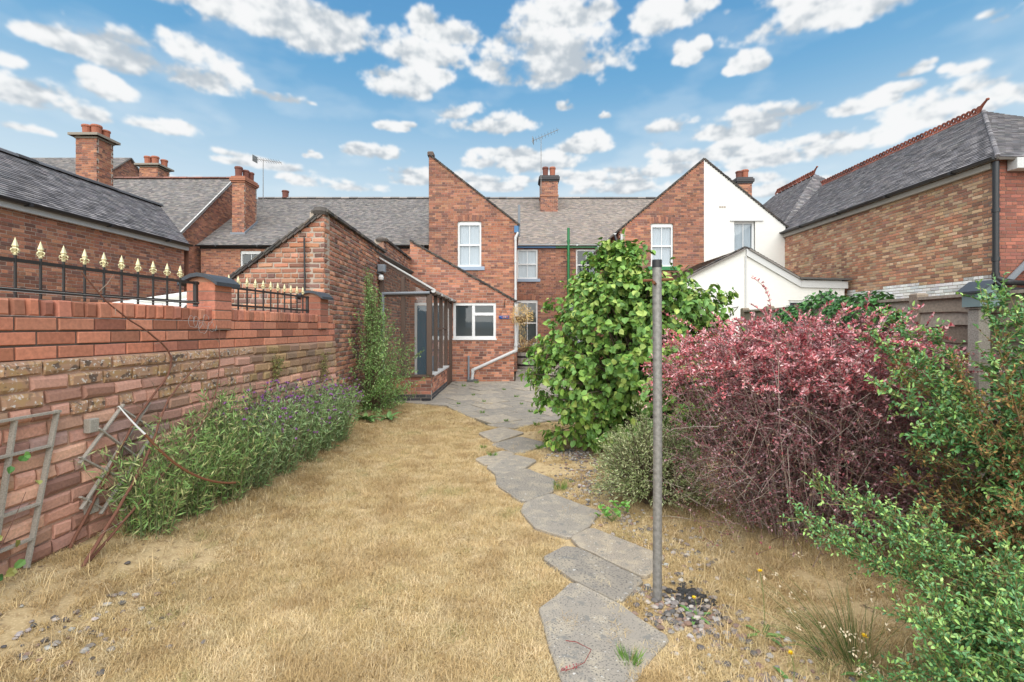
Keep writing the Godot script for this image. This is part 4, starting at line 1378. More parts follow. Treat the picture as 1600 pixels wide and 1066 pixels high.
func crest(parent: Node, a: Vector3, b: Vector3) -> void:
	var m := MB.new()
	var ln := 0.30
	# ridge tile with an upright pierced fin: saddle, two loops
	m.quad(Vector3(-0.11, -0.03, 0), Vector3(-0.11, -0.03, ln), Vector3(0, 0.07, ln), Vector3(0, 0.07, 0))
	m.quad(Vector3(0, 0.07, 0), Vector3(0, 0.07, ln), Vector3(0.11, -0.03, ln), Vector3(0.11, -0.03, 0))
	for k in 2:
		var c := Vector3(0, 0.145, ln * (0.25 + 0.5 * k))
		for q in 10:
			var a0 := TAU * q / 10
			var a1 := TAU * (q + 1) / 10
			var p0 := Vector3(0, sin(a0), cos(a0))
			var p1 := Vector3(0, sin(a1), cos(a1))
			for s in [-0.018, 0.018]:
				var x := Vector3(s, 0, 0)
				if s < 0: m.quad(c + p0 * 0.085 + x, c + p0 * 0.035 + x, c + p1 * 0.035 + x, c + p1 * 0.085 + x)
				else: m.quad(c + p0 * 0.085 + x, c + p1 * 0.085 + x, c + p1 * 0.035 + x, c + p0 * 0.035 + x)
			m.quad(c + p0 * 0.085 - Vector3(0.018, 0, 0), c + p1 * 0.085 - Vector3(0.018, 0, 0), c + p1 * 0.085 + Vector3(0.018, 0, 0), c + p0 * 0.085 + Vector3(0.018, 0, 0))
	var am := m.mesh()
	var d := b - a
	var n := int(d.length() / (ln + 0.006))
	var u := d.normalized()
	var side := UP.cross(u)
	var tones := tone_mats(PAL.crest, T.grain, 2.0, 0.1)
	for k in n:
		inst("crest_tile", am, tones[rng.randi() % tones.size()], Transform3D(Basis(side, UP, u), a + u * d.length() * k / n + UP * rf(-0.004, 0.004)), parent)

func finial(parent: Node, p: Vector3, s: float) -> void:
	var m := MB.new()
	m.tube([p + Vector3(0, -0.05, -0.1) * s, p + Vector3(0, 0.14, 0.02) * s, p + Vector3(0, 0.26, 0.14) * s, p + Vector3(0, 0.38, 0.30) * s, p + Vector3(0, 0.45, 0.42) * s], 0.11 * s, 0.05 * s, 9, Color.WHITE, true)
	m.lathe(p + Vector3(0, 0.38, 0.43) * s, [[0.0, 0.0], [0.075 * s, 0.03 * s], [0.09 * s, 0.08 * s], [0.07 * s, 0.13 * s], [0.0, 0.15 * s]], 10)
	obj("ridge_finial", m, mat(PAL.crest[0], 0.85, T.grain, 2.0, 0.1), parent)

func build_near_left_building() -> void:
	var h := thing("brick_building", "low red brick building with dark tiled roof and black gutter behind the railings", "building", Vector3(-10.4, 0, -11))
	brick_wall(h, "side_wall", Vector3(-9.6, 0, -7.2), Vector3(0, 0, -1), 6.85, [Vector2(0, 4.02), Vector2(6.85, 4.02)], [], M.st_near_left, 300)
	var pitch := Vector3(-2.1, 1.6, 0)
	var L := pitch.length()
	tile_plane(h, "side_roof", Vector3(-9.45, 4.0, -6.5), Vector3(0, 0, -1), pitch.normalized(), int(L / 0.1), func(s): return Vector2(0, 7.6 + s / L * 1.6), PAL.roof_slate, true, 0.1, 0.165, 300)
	ridge_tiles(h, Vector3(-11.5, 5.55, -6.5), Vector3(-11.5, 5.55, -15.7), 0.12, 0.45, [Color(0.13, 0.135, 0.15), Color(0.1, 0.1, 0.11)])
	gutter(h, Vector3(-9.42, 4.03, -6.5), Vector3(-9.42, 4.03, -14.1), Vector3(1, 0, 0), M.black_plastic, 0.06)
	var fa := MB.new()
	fa.para(Vector3(-9.59, 3.86, -6.5), Vector3(0.09, 0, 0), UP * 0.12, Vector3(0, 0, -7.6))
	obj("fascia", fa, M.white_paint, h)
	plain_wall(h, "back_wall", Vector3(-13.4, 0, -14.05), Vector3(-9.6, 0, -14.05), 4.0, 4.0, Color(0.3, 0.13, 0.09))
	# neighbour's conservatory roof behind the railings
	var c := thing("conservatory", "white framed conservatory roof showing between railings and brick pier", "conservatory", Vector3(-6.0, 0, -9))
	var ap := Vector3(-5.35, 2.42, -9.4)
	var ring := [Vector3(-7.2, 1.95, -8.2), Vector3(-6.6, 1.95, -7.9), Vector3(-5.6, 1.95, -7.75), Vector3(-4.7, 1.95, -7.9), Vector3(-3.9, 1.95, -8.6)]
	var bars := MB.new()
	for k in ring.size():
		bars.bar(ring[k], ap, 0.09, 0.05)
		if k < ring.size() - 1:
			bars.bar(ring[k], ring[k + 1], 0.12, 0.09)
			var g := MB.new()
			g.tri(ring[k], ring[k + 1], ap)
			obj("roof_panel", g, M.polycarb, c)
	obj("roof_frame", bars, M.upvc, c)
	for k in ring.size():
		var q := MB.new()
		q.bar(Vector3(ring[k].x, 0, ring[k].z), ring[k] - UP * 0.02, 0.09, 0.09)
		obj("corner_post", q, M.upvc, c)

func build_outbuilding() -> void:
	var h := thing("brick_outbuilding", "weathered brick outbuilding with steep mono pitch roof against the boundary wall", "outbuilding", Vector3(-3.6, 0, -9))
	var A := Vector3(-2.755, 0, -7.05)
	var B := Vector3(-2.90, 0, -10.9)
	var C := Vector3(-2.995, 0, -14.09)
	var U := (B - A).normalized()
	brick_wall(h, "side_wall", A + U * 0.014, U, (B - A).length() - 0.014, [Vector2(0, 3.28), Vector2(4, 3.28)], [], M.st_out, 230)
	var U2 := (C - B).normalized()
	brick_wall(h, "tall_side_wall", B, U2, (C - B).length(), [Vector2(0, 3.57), Vector2(4, 3.57)], [], M.st_out, 20)
	var G := Vector3(-5.0, 0, -7.05)
	brick_wall(h, "gable_wall", G, Vector3.RIGHT, 2.235, [Vector2(0, 1.7), Vector2(2.16, 3.22), Vector2(2.235, 3.28)], [], M.st_out, 50)
	plain_wall(h, "parapet_front", Vector3(-3.9, 2.6, -10.88), Vector3(-2.91, 2.6, -10.88), 0.35, 0.97, Color(0.42, 0.24, 0.17))
	verge(h, Vector3(-5.05, 1.68, -7.05), Vector3(-2.78, 3.28, -7.05), Vector3(0, 0, 1), 0.25)
	var rf_ := MB.new()
	rf_.para(Vector3(-5.05, 1.66, -7.2), Vector3(2.2, 1.55, 0), Vector3(-0.02, 0.03, 0), Vector3(0, 0, -6.8), Color(0.12, 0.11, 0.1))
	obj("roof", rf_, M.tile, h)
	for run in [[A, B, 26, 3.28], [B, C, 20, 3.575]]:
		var k: int = run[2]
		var step: Vector3 = (run[1] - run[0]) / k
		for q in k:
			var ed := MB.new()
			ed.para(run[0] + step * q + UP * run[3] + Vector3(-0.2, rf(0, 0.01), 0), step * 0.97, Vector3(0.25, 0.012, 0), UP * 0.045, pick(PAL.dark_tile, 0.2))
			obj("ridge_tile", ed, M.tile, h)
	var cap := MB.new()
	cap.lathe(Vector3(-2.83, 3.26, -7.1), [[0.10, 0.0], [0.12, 0.05], [0.09, 0.11], [0.0, 0.13]], 10, Color(0.1, 0.09, 0.08))
	obj("ridge_cap", cap, M.tile, h)
	cap = MB.new()
	cap.lathe(Vector3(-2.98, 3.56, -10.95), [[0.13, 0.0], [0.14, 0.05], [0.09, 0.09], [0.0, 0.1]], 10, Color(0.12, 0.1, 0.09))
	obj("ridge_cap", cap, M.tile, h)
	pipe(h, "black_cable", [Vector3(-3.04, 2.92, -7.02), Vector3(-3.03, 2.1, -7.02), Vector3(-3.03, 1.75, -7.02)], 0.012, M.black_plastic)

func build_porch() -> void:
	var h := thing("glazed_porch", "brown timber framed lean-to glass porch on low brick plinth", "porch", Vector3(-2.3, 0, -12))
	var x0 := -2.875
	var x1 := -1.75
	var d0 := 10.4
	var d1 := 14.08
	var pt := tone_mats(PAL.orange, T.grain, 1.7, 0.2)
	var bt := tone_mats(PAL.blueblack, T.grain, 1.7, 0.2)
	var st := {"pal": PAL.orange, "mortar": Color(0.47, 0.4, 0.34), "near": true, "bond": 1, "tones": pt, "fn": func(_u, v): return [PAL.blueblack, bt] if v < 0.14 else null}
	brick_wall(h, "plinth_wall", Vector3(x0, 0, -d0), Vector3.RIGHT, x1 - x0, [Vector2(0, 0.525), Vector2(2, 0.525)], [], st, 60, 0.1)
	brick_wall(h, "plinth_side_wall", Vector3(x1, 0, -d0 - 0.014), Vector3(0, 0, -1), 2.586, [Vector2(0, 0.525), Vector2(3, 0.525)], [], st, 100, 0.1)
	var sill := MB.new()
	sill.cbox(Vector3(x0, 0.528, -d0 + 0.04), Vector3(x1 - x0 + 0.05, 0, 0), Vector3(0, 0, -0.16), UP * 0.045, 0.006)
	obj("sill", sill, M.brown_wood, h)
	var sill2 := MB.new()
	sill2.cbox(Vector3(x1 - 0.11, 0.529, -d0 - 0.125), Vector3(0.16, 0, 0), Vector3(0, 0, -2.46), UP * 0.045, 0.006)
	obj("side_sill", sill2, M.white_paint, h)
	var top := 2.33
	var hi := 3.05
	var posts := [[x0 + 0.05, d0, hi - 0.06], [-2.36, d0, 2.7], [x1 - 0.04, d0, top], [x1 - 0.04, 11.25, top], [x1 - 0.04, 12.1, top], [x1 - 0.04, 13.0, top], [x1 - 0.04, 14.0, top]]
	for k in posts.size():
		var p: Array = posts[k]
		var b := MB.new()
		var w := 0.085 if k != 2 else 0.11
		var yb := 0.574 if p[1] < 12.9 else 0.02
		b.cbox(Vector3(p[0] - w * 0.5, yb, -p[1] - w * 0.5), Vector3(w, 0, 0), UP * (p[2] - yb), Vector3(0, 0, w), 0.006)
		obj("post", b, M.brown_wood, h)
	var beams := MB.new()
	beams.cbox(Vector3(x0 + 0.1, top - 0.06, -d0 - 0.03), Vector3(x1 - x0 - 0.2, 0, 0), UP * 0.07, Vector3(0, 0, 0.065), 0.005)
	obj("beam", beams, M.brown_wood, h)
	var beam2 := MB.new()
	beam2.cbox(Vector3(x1 - 0.08, top + 0.003, -d0 + 0.05), Vector3(0.09, 0, 0), UP * 0.08, Vector3(0, 0, -d1 + d0), 0.005)
	obj("eaves_beam", beam2, M.brown_wood, h)
	var rail := MB.new()
	for z in [[11.29, 12.06], [12.14, 12.96]]:
		rail.para(Vector3(x1 - 0.07, 1.55, -z[0]), Vector3(0.05, 0, 0), UP * 0.05, Vector3(0, 0, -(z[1] - z[0])))
	obj("transom", rail, M.brown_wood, h)
	# door in the side
	var dm := MB.new()
	dm.para(Vector3(x1 - 0.065, 0.03, -13.05), Vector3(0.045, 0, 0), UP * 0.5, Vector3(0, 0, -0.9))
	dm.para(Vector3(x1 - 0.066, 0.53, -13.05), Vector3(0.047, 0, 0), UP * 1.75, Vector3(0, 0, -0.09))
	dm.para(Vector3(x1 - 0.066, 0.53, -13.86), Vector3(0.047, 0, 0), UP * 1.75, Vector3(0, 0, -0.09))
	dm.para(Vector3(x1 - 0.066, 2.15, -13.14), Vector3(0.047, 0, 0), UP * 0.13, Vector3(0, 0, -0.72))
	obj("side_door", dm, M.brown_wood, h)
	# glazing: front lights, gable light, side lights
	var cells := [[x0 + 0.095, -2.405, 0.575, top - 0.062], [-2.315, x1 - 0.097, 0.575, top - 0.062]]
	for c in cells:
		var g := MB.new()
		g.quad(Vector3(c[0], c[2], -d0), Vector3(c[1], c[2], -d0), Vector3(c[1], c[3], -d0), Vector3(c[0], c[3], -d0))
		obj("pane", g, M.porch_glass, h)
	var gg := MB.new()
	gg.quad(Vector3(x0 + 0.095, top + 0.012, -d0), Vector3(-2.405, top + 0.012, -d0), Vector3(-2.405, 2.70, -d0), Vector3(x0 + 0.095, hi - 0.09, -d0))
	obj("pane", gg, M.porch_glass, h)
	var g3 := MB.new()
	g3.tri(Vector3(-2.315, top + 0.012, -d0), Vector3(x1 - 0.1, top + 0.012, -d0), Vector3(-2.315, 2.64, -d0))
	obj("pane", g3, M.porch_glass, h)
	for z in [[10.46, 11.2], [11.3, 12.05], [12.15, 12.95], [13.15, 13.85]]:
		var g := MB.new()
		g.quad(Vector3(x1 - 0.04, 0.575, -z[0]), Vector3(x1 - 0.04, 0.575, -z[1]), Vector3(x1 - 0.04, top, -z[1]), Vector3(x1 - 0.04, top, -z[0]))
		obj("pane", g, M.porch_glass, h)
	# roof sheets with rafters
	var rs := Vector3(x1 - x0 + 0.08, -(hi - top) + 0.02, 0)
	for k in 5:
		var za := d0 - 0.06 + k * (d1 - d0) / 5.0
		var zb := za + (d1 - d0) / 5.0 - 0.02
		var g := MB.new()
		var o := Vector3(x0 + 0.02, hi + 0.03, -za)
		g.para(o, rs, Vector3(0, 0, -(zb - za)), UP * 0.012)
		obj("roof_sheet", g, M.roof_sheet, h)
	var rv := MB.new()
	rv.para(Vector3(x0 + 0.02, hi + 0.045, -d0 + 0.07), rs, UP * 0.03, Vector3(0, 0, -0.06))
	obj("roof_trim", rv, M.white_paint, h)
	for k in 6:
		var rb := MB.new()
		var z := d0 + 0.0 + k * (d1 - d0 - 0.05) / 5.0
		rb.para(Vector3(x0 + 0.02, hi - 0.045, -z - 0.025), rs, UP * 0.07, Vector3(0, 0, 0.05))
		obj("rafter", rb, M.brown_wood, h)
	gutter(h, Vector3(x1 + 0.06, top + 0.07, -d0 + 0.08), Vector3(x1 + 0.06, top + 0.07, -d1), Vector3(1, 0, 0), M.white_paint, 0.05)
	pipe(h, "front_pipe", [Vector3(x1 - 0.02, top + 0.02, -d0 + 0.09), Vector3(x0 + 0.1, top + 0.0, -d0 + 0.09), Vector3(x0 + 0.1, 0.6, -d0 + 0.09)], 0.032, M.lead)
	var fl := thing("floodlight", "grey security light high on outbuilding wall above glazed porch", "light", Vector3(-2.8, 2.6, -10.2))
	var m := MB.new()
	m.cbox(Vector3(-2.86, 2.78, -10.3), Vector3(0.16, 0, 0), UP * 0.16, Vector3(0, 0, 0.14), 0.02)
	obj("housing", m, M.lead, fl)
	var m2 := MB.new()
	m2.lathe(Vector3(-2.79, 2.6, -10.22), [[0.0, 0], [0.05, 0.02], [0.06, 0.07], [0.04, 0.12], [0, 0.13]], 10)
	obj("sensor", m2, M.upvc, fl)
	var m3 := MB.new()
	m3.bar(Vector3(-2.88, 2.78, -10.24), Vector3(-2.79, 2.72, -10.22), 0.03, 0.03)
	obj("bracket", m3, M.lead, fl)

# ---------------------------------------------------------------- boundary wall, railings, fence
func wl(d: float, n := 0.0, y := 0.0) -> Vector3:
	# a point on the garden face of the boundary wall, n metres out from it
	var U := Vector3(0.0667, 0, -1).normalized()
	var N := U.cross(UP)
	return Vector3(-3.07 + 0.0667 * d, y, -d) + N * n

func build_boundary_wall() -> void:
	var w := thing("boundary_wall", "garden boundary wall of old rounded brick topped with newer red courses", "wall", wl(4.0))
	var U := Vector3(0.0667, 0, -1).normalized()
	var W := (wl(7.04) - wl(1.3)).length()
	var old := tone_mats(PAL.old, T.grain, 2.2, 0.5)
	var lic := []
	for s in [0.9, 1.2, 1.6]:
		lic.append(mat(Color(1.0, 0.95, 0.95), 0.97, T.lichen, s, 0.4))
	var mix := old.slice(0, 6) + lic + lic
	var och := [Color(0.45, 0.295, 0.16), Color(0.42, 0.27, 0.17), Color(0.36, 0.23, 0.16)]
	var st := {"pal": PAL.old, "mortar": Color(0.66, 0.43, 0.32), "near": true, "worn": true, "rough": true, "ch": 0.0935, "bl": 0.225, "joint": 0.012, "proud": 0.006, "recess": 0.024, "tones": old, "fn": func(u, v):
		if v > 1.26: return [och, lic]
		if v > 1.02: return [och, mix]
		return null}
	brick_wall(w, "old_wall", wl(1.3, 0.025), U, W, [Vector2(0, 1.40), Vector2(W, 1.40)], [], st, 170, 0.25)
	var fr := tone_mats(PAL.fresh, T.grain, 1.4, 0.25)
	brick_wall(w, "new_courses", wl(1.3, 0, 1.402), U, W, [Vector2(0, 0.264), Vector2(W, 0.264)], [], {"pal": PAL.fresh, "mortar": Color(0.17, 0.135, 0.115), "near": true, "ch": 0.088, "bl": 0.235, "joint": 0.013, "bond": 1, "proud": 0.004, "recess": 0.012, "tones": fr}, 110, 0.22)
	# brick on edge coping
	var cop := MB.new()
	cop.para(wl(1.3, -0.22, 1.666), U * W, UP * 0.092, U.cross(UP) * 0.192, Color(0.3, 0.22, 0.18))
	var cp := obj("coping", cop, M.mortar, w)
	var k := 0
	var u := 0.0
	while u < W - 0.09:
		var b := MB.new()
		var bw := rf(0.07, 0.092)
		b.cbox(wl(1.3, -0.23, 1.668) + U * u, U * bw, UP * (0.108 + rf(-0.006, 0.004)), U.cross(UP) * (0.23 + rf(-0.006, 0.008)), rf(0.006, 0.016))
		for q in b.v.size():
			b.v[q] += Vector3(sin(b.v[q].z * 91 + b.v[q].y * 57), sin(b.v[q].z * 71), sin(b.v[q].y * 83 + b.v[q].x * 31)) * 0.003
		obj("coping_brick", b, (fr if u > 1.1 or k % 3 else old)[rng.randi() % 12], cp)
		u += bw + 0.011
		k += 1
	# piers
	for pd in [4.43, 6.52]:
		var o := wl(pd, -0.24, 1.58)
		var pm := MB.new()
		var N := U.cross(UP)
		pm.para(o + N * 0.004 + U * 0.004, U * 0.232, UP * 0.45, N * 0.262, Color(0.40, 0.31, 0.26))
		var pier := obj("pier", pm, M.mortar, w)
		for r in 5:
			var b := MB.new()
			b.cbox(o + UP * (0.01 + r * 0.088), U * 0.24, UP * 0.078, N * 0.274, 0.004)
			obj("brick", b, fr[rng.randi() % 12], pier)
		# curved slate coloured coping
		var cs := MB.new()
		for q in 6:
			var t0 := q / 6.0 * 2 - 1
			var t1 := (q + 1) / 6.0 * 2 - 1
			var y0 := 2.02 + 0.085 * (1 - t0 * t0)
			var y1 := 2.02 + 0.085 * (1 - t1 * t1)
			var c := wl(pd) - N * 0.105 + U * 0.12
			c.y = 0
			var a := c + N * (t0 * 0.19) - U * 0.17 + UP * y0
			var e := c + N * (t1 * 0.19) - U * 0.17 + UP * y1
			cs.quad(a, e, e + U * 0.34, a + U * 0.34)
			cs.quad(a - UP * 0.035, a + U * 0.34 - UP * 0.035, e + U * 0.34 - UP * 0.035, e - UP * 0.035)
			cs.quad(a - UP * 0.035, e - UP * 0.035, e, a)
			cs.quad(a + U * 0.34, e + U * 0.34, e + U * 0.34 - UP * 0.035, a + U * 0.34 - UP * 0.035)
			if q == 0: cs.quad(a - UP * 0.035, a, a + U * 0.34, a + U * 0.34 - UP * 0.035)
			if q == 5: cs.quad(e, e - UP * 0.035, e + U * 0.34 - UP * 0.035, e + U * 0.34)
		obj("pier_coping", cs, M.slate, pier)
		var fill := MB.new()
		for q in 6:
			var t0 := q / 6.0 * 2 - 1
			var t1 := (q + 1) / 6.0 * 2 - 1
			var c := wl(pd) - N * 0.105 + U * 0.001
			c.y = 2.02
			fill.quad(c + N * t0 * 0.135, c + N * t1 * 0.135, c + N * t1 * 0.135 + UP * (0.055 * (1 - t1 * t1)), c + N * t0 * 0.135 + UP * (0.055 * (1 - t0 * t0)), Color(0.55, 0.3, 0.2))
		obj("pier_head", fill, M.mortar, pier)
	railing("black iron railing with large gold spearheads in front of the low tiled building", 1.9, 4.40, 0.145, 0.78)
	railing("shorter black iron railing with small gold spearheads between the two capped piers", 4.72, 6.46, 0.148, 0.74)

func railing(label: String, d0: float, d1: float, step: float, s: float) -> void:
	var t := thing("iron_railing", label, "railing", wl((d0 + d1) * 0.5, -0.1, 1.75))
	var n := -0.1
	for y in [1.828, 2.005]:
		var r := MB.new()
		r.bar(wl(d0, n, y), wl(d1, n, y), 0.012, 0.022)
		obj("rail", r, M.iron, t)
	var e := MB.new()
	e.bar(wl(d1 - 0.04, n, 1.79), wl(d1 - 0.04, n, 2.02), 0.03, 0.03, Color.WHITE, Vector3.RIGHT)
	obj("end_post", e, M.iron, t)
	var f := MB.new()
	f.lathe(Vector3.ZERO, [[0.0, 0.0], [0.012, 0.0], [0.014, 0.012], [0.009, 0.022], [0.012, 0.03], [0.018, 0.05], [0.016, 0.062], [0.022, 0.07], [0.018, 0.08], [0.011, 0.105], [0.0, 0.14]], 8)
	for q in 4:
		var a := TAU * q / 4 + 0.4
		var d := Vector3(cos(a), 0, sin(a))
		f.tube([d * 0.008 + UP * 0.05, d * 0.026 + UP * 0.046, d * 0.03 + UP * 0.034, d * 0.024 + UP * 0.03], 0.007, 0.003, 5)
		f.tube([d * 0.006 + UP * 0.02, d * 0.022 + UP * 0.024, d * 0.027 + UP * 0.016], 0.006, 0.003, 5)
	var fm := f.mesh()
	var k := 0
	var d := d0 + 0.1
	while d < d1 - 0.09:
		var u := MB.new()
		u.tube([wl(d, n, 1.78), wl(d, n, 2.035)], 0.0085, 0.0085, 6, Color.WHITE, true)
		obj("upright", u, M.iron, t)
		inst("spearhead", fm, M.gold, Transform3D(Basis(UP, k * 0.3).scaled(Vector3.ONE * s), wl(d, n, 2.035)), t)
		d += step
		k += 1

func build_fence() -> void:
	var f := thing("lap_fence", "weathered waney lap timber fence behind the purple and green shrubs", "fence", Vector3(3.2, 0, -4))
	var runs := [[1.2, 2.72], [2.76, 3.76], [3.80, 5.95], [6.0, 6.56]]
	var mats := [M.fence, M.fence2, M.fence3]
	for r in runs:
		var a: float = r[0]
		var b: float = r[1]
		for k in 17:
			var y := 0.08 + k * 0.102
			var m := MB.new()
			var seg := int(maxf(3, (b - a) / 0.16))
			var ph := rf(0, 20)
			var col := Color(1, 1, 1) * rf(0.8, 1.0)
			for q in seg:
				var z0 := lerpf(a, b, float(q) / seg)
				var z1 := lerpf(a, b, float(q + 1) / seg)
				var e0 := 0.012 * sin(z0 * 4.3 + ph) + 0.007 * sin(z0 * 11 + ph * 2)
				var e1 := 0.012 * sin(z1 * 4.3 + ph) + 0.007 * sin(z1 * 11 + ph * 2)
				var p0 := Vector3(3.175, y + e0, -z0)
				var p1 := Vector3(3.175, y + e1, -z1)
				var t0 := Vector3(3.2, y + 0.128, -z0)
				var t1 := Vector3(3.2, y + 0.128, -z1)
				var th := Vector3(0.011, 0, 0)
				m.quad(p1, p0, t0, t1, col)
				m.quad(p0 + th, p1 + th, t1 + th, t0 + th, col)
				m.quad(p0, p1, p1 + th, p0 + th, col)
			obj("board", m, mats[rng.randi() % 3], f)
		var cap := MB.new()
		cap.para(Vector3(3.165, 1.815, -b), Vector3(0.06, 0, 0), UP * 0.022, Vector3(0, 0, b - a))
		obj("cap_rail", cap, M.fence2, f)
		var bm := MB.new()
		bm.para(Vector3(3.15, 0.02, -(a + b) * 0.5 - 0.02), Vector3(0.022, 0, 0), UP * 1.79, Vector3(0, 0, 0.04))
		obj("batten", bm, M.fence2, f)
	for z in [2.74, 3.78, 5.975, 6.6]:
		var p := MB.new()
		p.cbox(Vector3(3.16, -0.1, -z - 0.04), Vector3(0.09, 0, 0), Vector3(0, 0, 0.075), UP * 1.97, 0.012)
		obj("fence_post", p, M.fence, f)
	# bird box
	var bpost := thing("timber_post", "stout timber post in front of fence carrying grey blue bird box", "post", Vector3(3.05, 0, -3.12))
	var pm := MB.new()
	pm.cbox(Vector3(3.03, -0.1, -3.19), Vector3(0.075, 0, 0), Vector3(0, 0, 0.075), UP * 1.82, 0.006)
	obj("post_shaft", pm, M.old_wood, bpost)
	var pc := MB.new()
	pc.cbox(Vector3(3.02, 1.721, -3.2), Vector3(0.095, 0, 0), Vector3(0, 0, 0.095), UP * 0.012, 0.003)
	obj("post_cap", pc, M.old_wood, bpost)
	var bx := thing("bird_box", "grey blue wooden bird box with dark pitched roof on timber post", "bird box", Vector3(3.05, 1.734, -3.12))
	var c := Vector3(3.0, 1.735, -3.2)
	var body := MB.new()
	body.cbox(c, Vector3(0.13, 0, 0), UP * 0.1, Vector3(0, 0, 0.13), 0.004)
	body.tri(c + Vector3(0, 0.1, 0.126), c + Vector3(0.13, 0.1, 0.126), c + Vector3(0.065, 0.15, 0.126))
	obj("box_body", body, mat(Color(0.26, 0.36, 0.37), 0.8, T.fine, 5.0, 0.03), bx)
	for s in [-1, 1]:
		var r := MB.new()
		r.para(c + Vector3(0.065, 0.158, -0.02), Vector3(s * 0.09, -0.07, 0), Vector3(0, 0.012, 0), Vector3(0, 0, 0.18))
		obj("roof_board", r, M.slate, bx)
	var ho := MB.new()
	ho.tube([c + Vector3(0.065, 0.075, 0.12), c + Vector3(0.065, 0.075, 0.133)], 0.016, 0.016, 12, Color.WHITE, true)
	obj("entrance_hole", ho, M.black_plastic, bx)

# ---------------------------------------------------------------- small things
func build_details() -> void:
	# clothes post
	var t := thing("clothes_post", "tall grey steel clothes line post with rusty cross pegs", "post", Vector3(0.86, 0, -2.84))
	var m := MB.new()
	m.tube([Vector3(0.86, -0.1, -2.84), Vector3(0.862, 1.0, -2.84), Vector3(0.858, 1.985, -2.84)], 0.0265, 0.0265, 20, Color.WHITE, true)
	obj("pole", m, M.steel, t)
	var cp := MB.new()
	cp.tube([Vector3(0.858, 1.955, -2.84), Vector3(0.858, 2.0, -2.84)], 0.0285, 0.0285, 20, Color.WHITE, true)
	obj("end_cap", cp, M.black_plastic, t)
	var pg := MB.new()
	pg.tube([Vector3(0.775, 1.878, -2.84), Vector3(0.955, 1.886, -2.84)], 0.0085, 0.0085, 8, Color.WHITE, true)
	obj("cross_peg", pg, M.rust, t)
	var pg2 := MB.new()
	pg2.tube([Vector3(0.815, 1.86, -2.76), Vector3(0.895, 1.856, -2.95)], 0.0095, 0.0095, 8, Color.WHITE, true)
	obj("cross_peg", pg2, M.rust, t)
	# half barrel planter beside the kitchen corner
	var b := thing("barrel_planter", "grey half barrel planter with black hoops beside kitchen corner", "planter", Vector3(0.55, 0.02, -18.6))
	var bc := Vector3(0.55, 0.03, -18.6)
	for k in 18:
		var a0 := TAU * k / 18.0
		var a1 := TAU * (k + 0.94) / 18.0
		var st := MB.new()
		var pr := [[0.34, 0.0], [0.40, 0.2], [0.43, 0.4], [0.43, 0.62]]
		for q in 3:
			var r0: float = pr[q][0]
			var r1: float = pr[q + 1][0]
			var d0 := Vector3(cos(a0), 0, sin(a0))
			var d1 := Vector3(cos(a1), 0, sin(a1))
			st.quad(bc + d1 * r0 + UP * pr[q][1], bc + d0 * r0 + UP * pr[q][1], bc + d0 * r1 + UP * pr[q + 1][1], bc + d1 * r1 + UP * pr[q + 1][1])
			if q == 2: st.quad(bc + d1 * r1 + UP * 0.62, bc + d0 * r1 + UP * 0.62, bc + d0 * (r1 - 0.04) + UP * 0.62, bc + d1 * (r1 - 0.04) + UP * 0.62)
		obj("stave", st, M.old_wood, b)
	for hy in [[0.1, 0.372], [0.42, 0.437]]:
		var hp := MB.new()
		hp.lathe(bc + UP * hy[0], [[hy[1] + 0.004, 0.0], [hy[1] + 0.02, 0.07]], 24)
		obj("hoop", hp, M.black_plastic, b)
	var so := MB.new()
	so.lathe(bc, [[0.4, 0.52], [0.38, 0.56], [0.0, 0.62]], 18, Color(0.06, 0.045, 0.035))
	obj("soil", so, M.plain, b)
	var dp := thing("dried_plant", "dead brown bedding plant filling the half barrel planter", "plant", bc + UP * 0.6)
	var st2 := MB.new()
	var lf := MB.new()
	for k in 60:
		var p := bc + Vector3(rf(-0.25, 0.25), 0.55, rf(-0.25, 0.25))
		var e := p + Vector3(rf(-0.45, 0.45), rf(0.2, 0.75), rf(-0.3, 0.5))
		var pts := bez(p, p.lerp(e, 0.5) + UP * 0.25, e, 5)
		st2.tube(pts, 0.006, 0.003, 4, Color(0.35, 0.24, 0.13))
		for q in 14:
			lf.leaf(pts[rng.randi_range(1, 4)] + rdir() * 0.04, rdir(), rdir(), rf(0.06, 0.13), 0.025, pick([Color(0.36, 0.22, 0.10), Color(0.45, 0.30, 0.15), Color(0.28, 0.16, 0.08)], 0.2))
	obj("stems", st2, M.twig, dp)
	obj("leaves", lf, M.straw, dp)
	# hanging basket with dead plant on the kitchen corner
	var hb := thing("hanging_basket", "dead straw coloured plant in hanging basket on kitchen corner", "basket", Vector3(0.25, 1.6, -14.0))
	var br := MB.new()
	br.bar(Vector3(0.03, 2.3, -14.07), Vector3(0.26, 2.33, -13.8), 0.015, 0.015)
	br.bar(Vector3(0.26, 2.33, -13.8), Vector3(0.26, 1.95, -13.8), 0.006, 0.006)
	obj("bracket", br, M.iron, hb)
	var bk := MB.new()
	bk.lathe(Vector3(0.26, 1.72, -13.8), [[0.0, 0.0], [0.1, 0.03], [0.16, 0.12], [0.17, 0.2], [0.0, 0.19]], 14, Color(0.2, 0.13, 0.07))
	obj("basket", bk, M.twig, hb)
	var hl := MB.new()
	for k in 900:
		var dd := rdir()
		var p := Vector3(0.28, 1.98, -13.8) + Vector3(dd.x * 0.33, dd.y * 0.3 + absf(dd.x) * -0.06, dd.z * 0.3) * pow(rng.randf(), 0.4)
		hl.leaf(p, (dd + rdir() * 0.8).normalized(), rdir(), rf(0.04, 0.09), rf(0.008, 0.016), pick([Color(0.66, 0.45, 0.17), Color(0.74, 0.54, 0.24), Color(0.55, 0.36, 0.13)], 0.15))
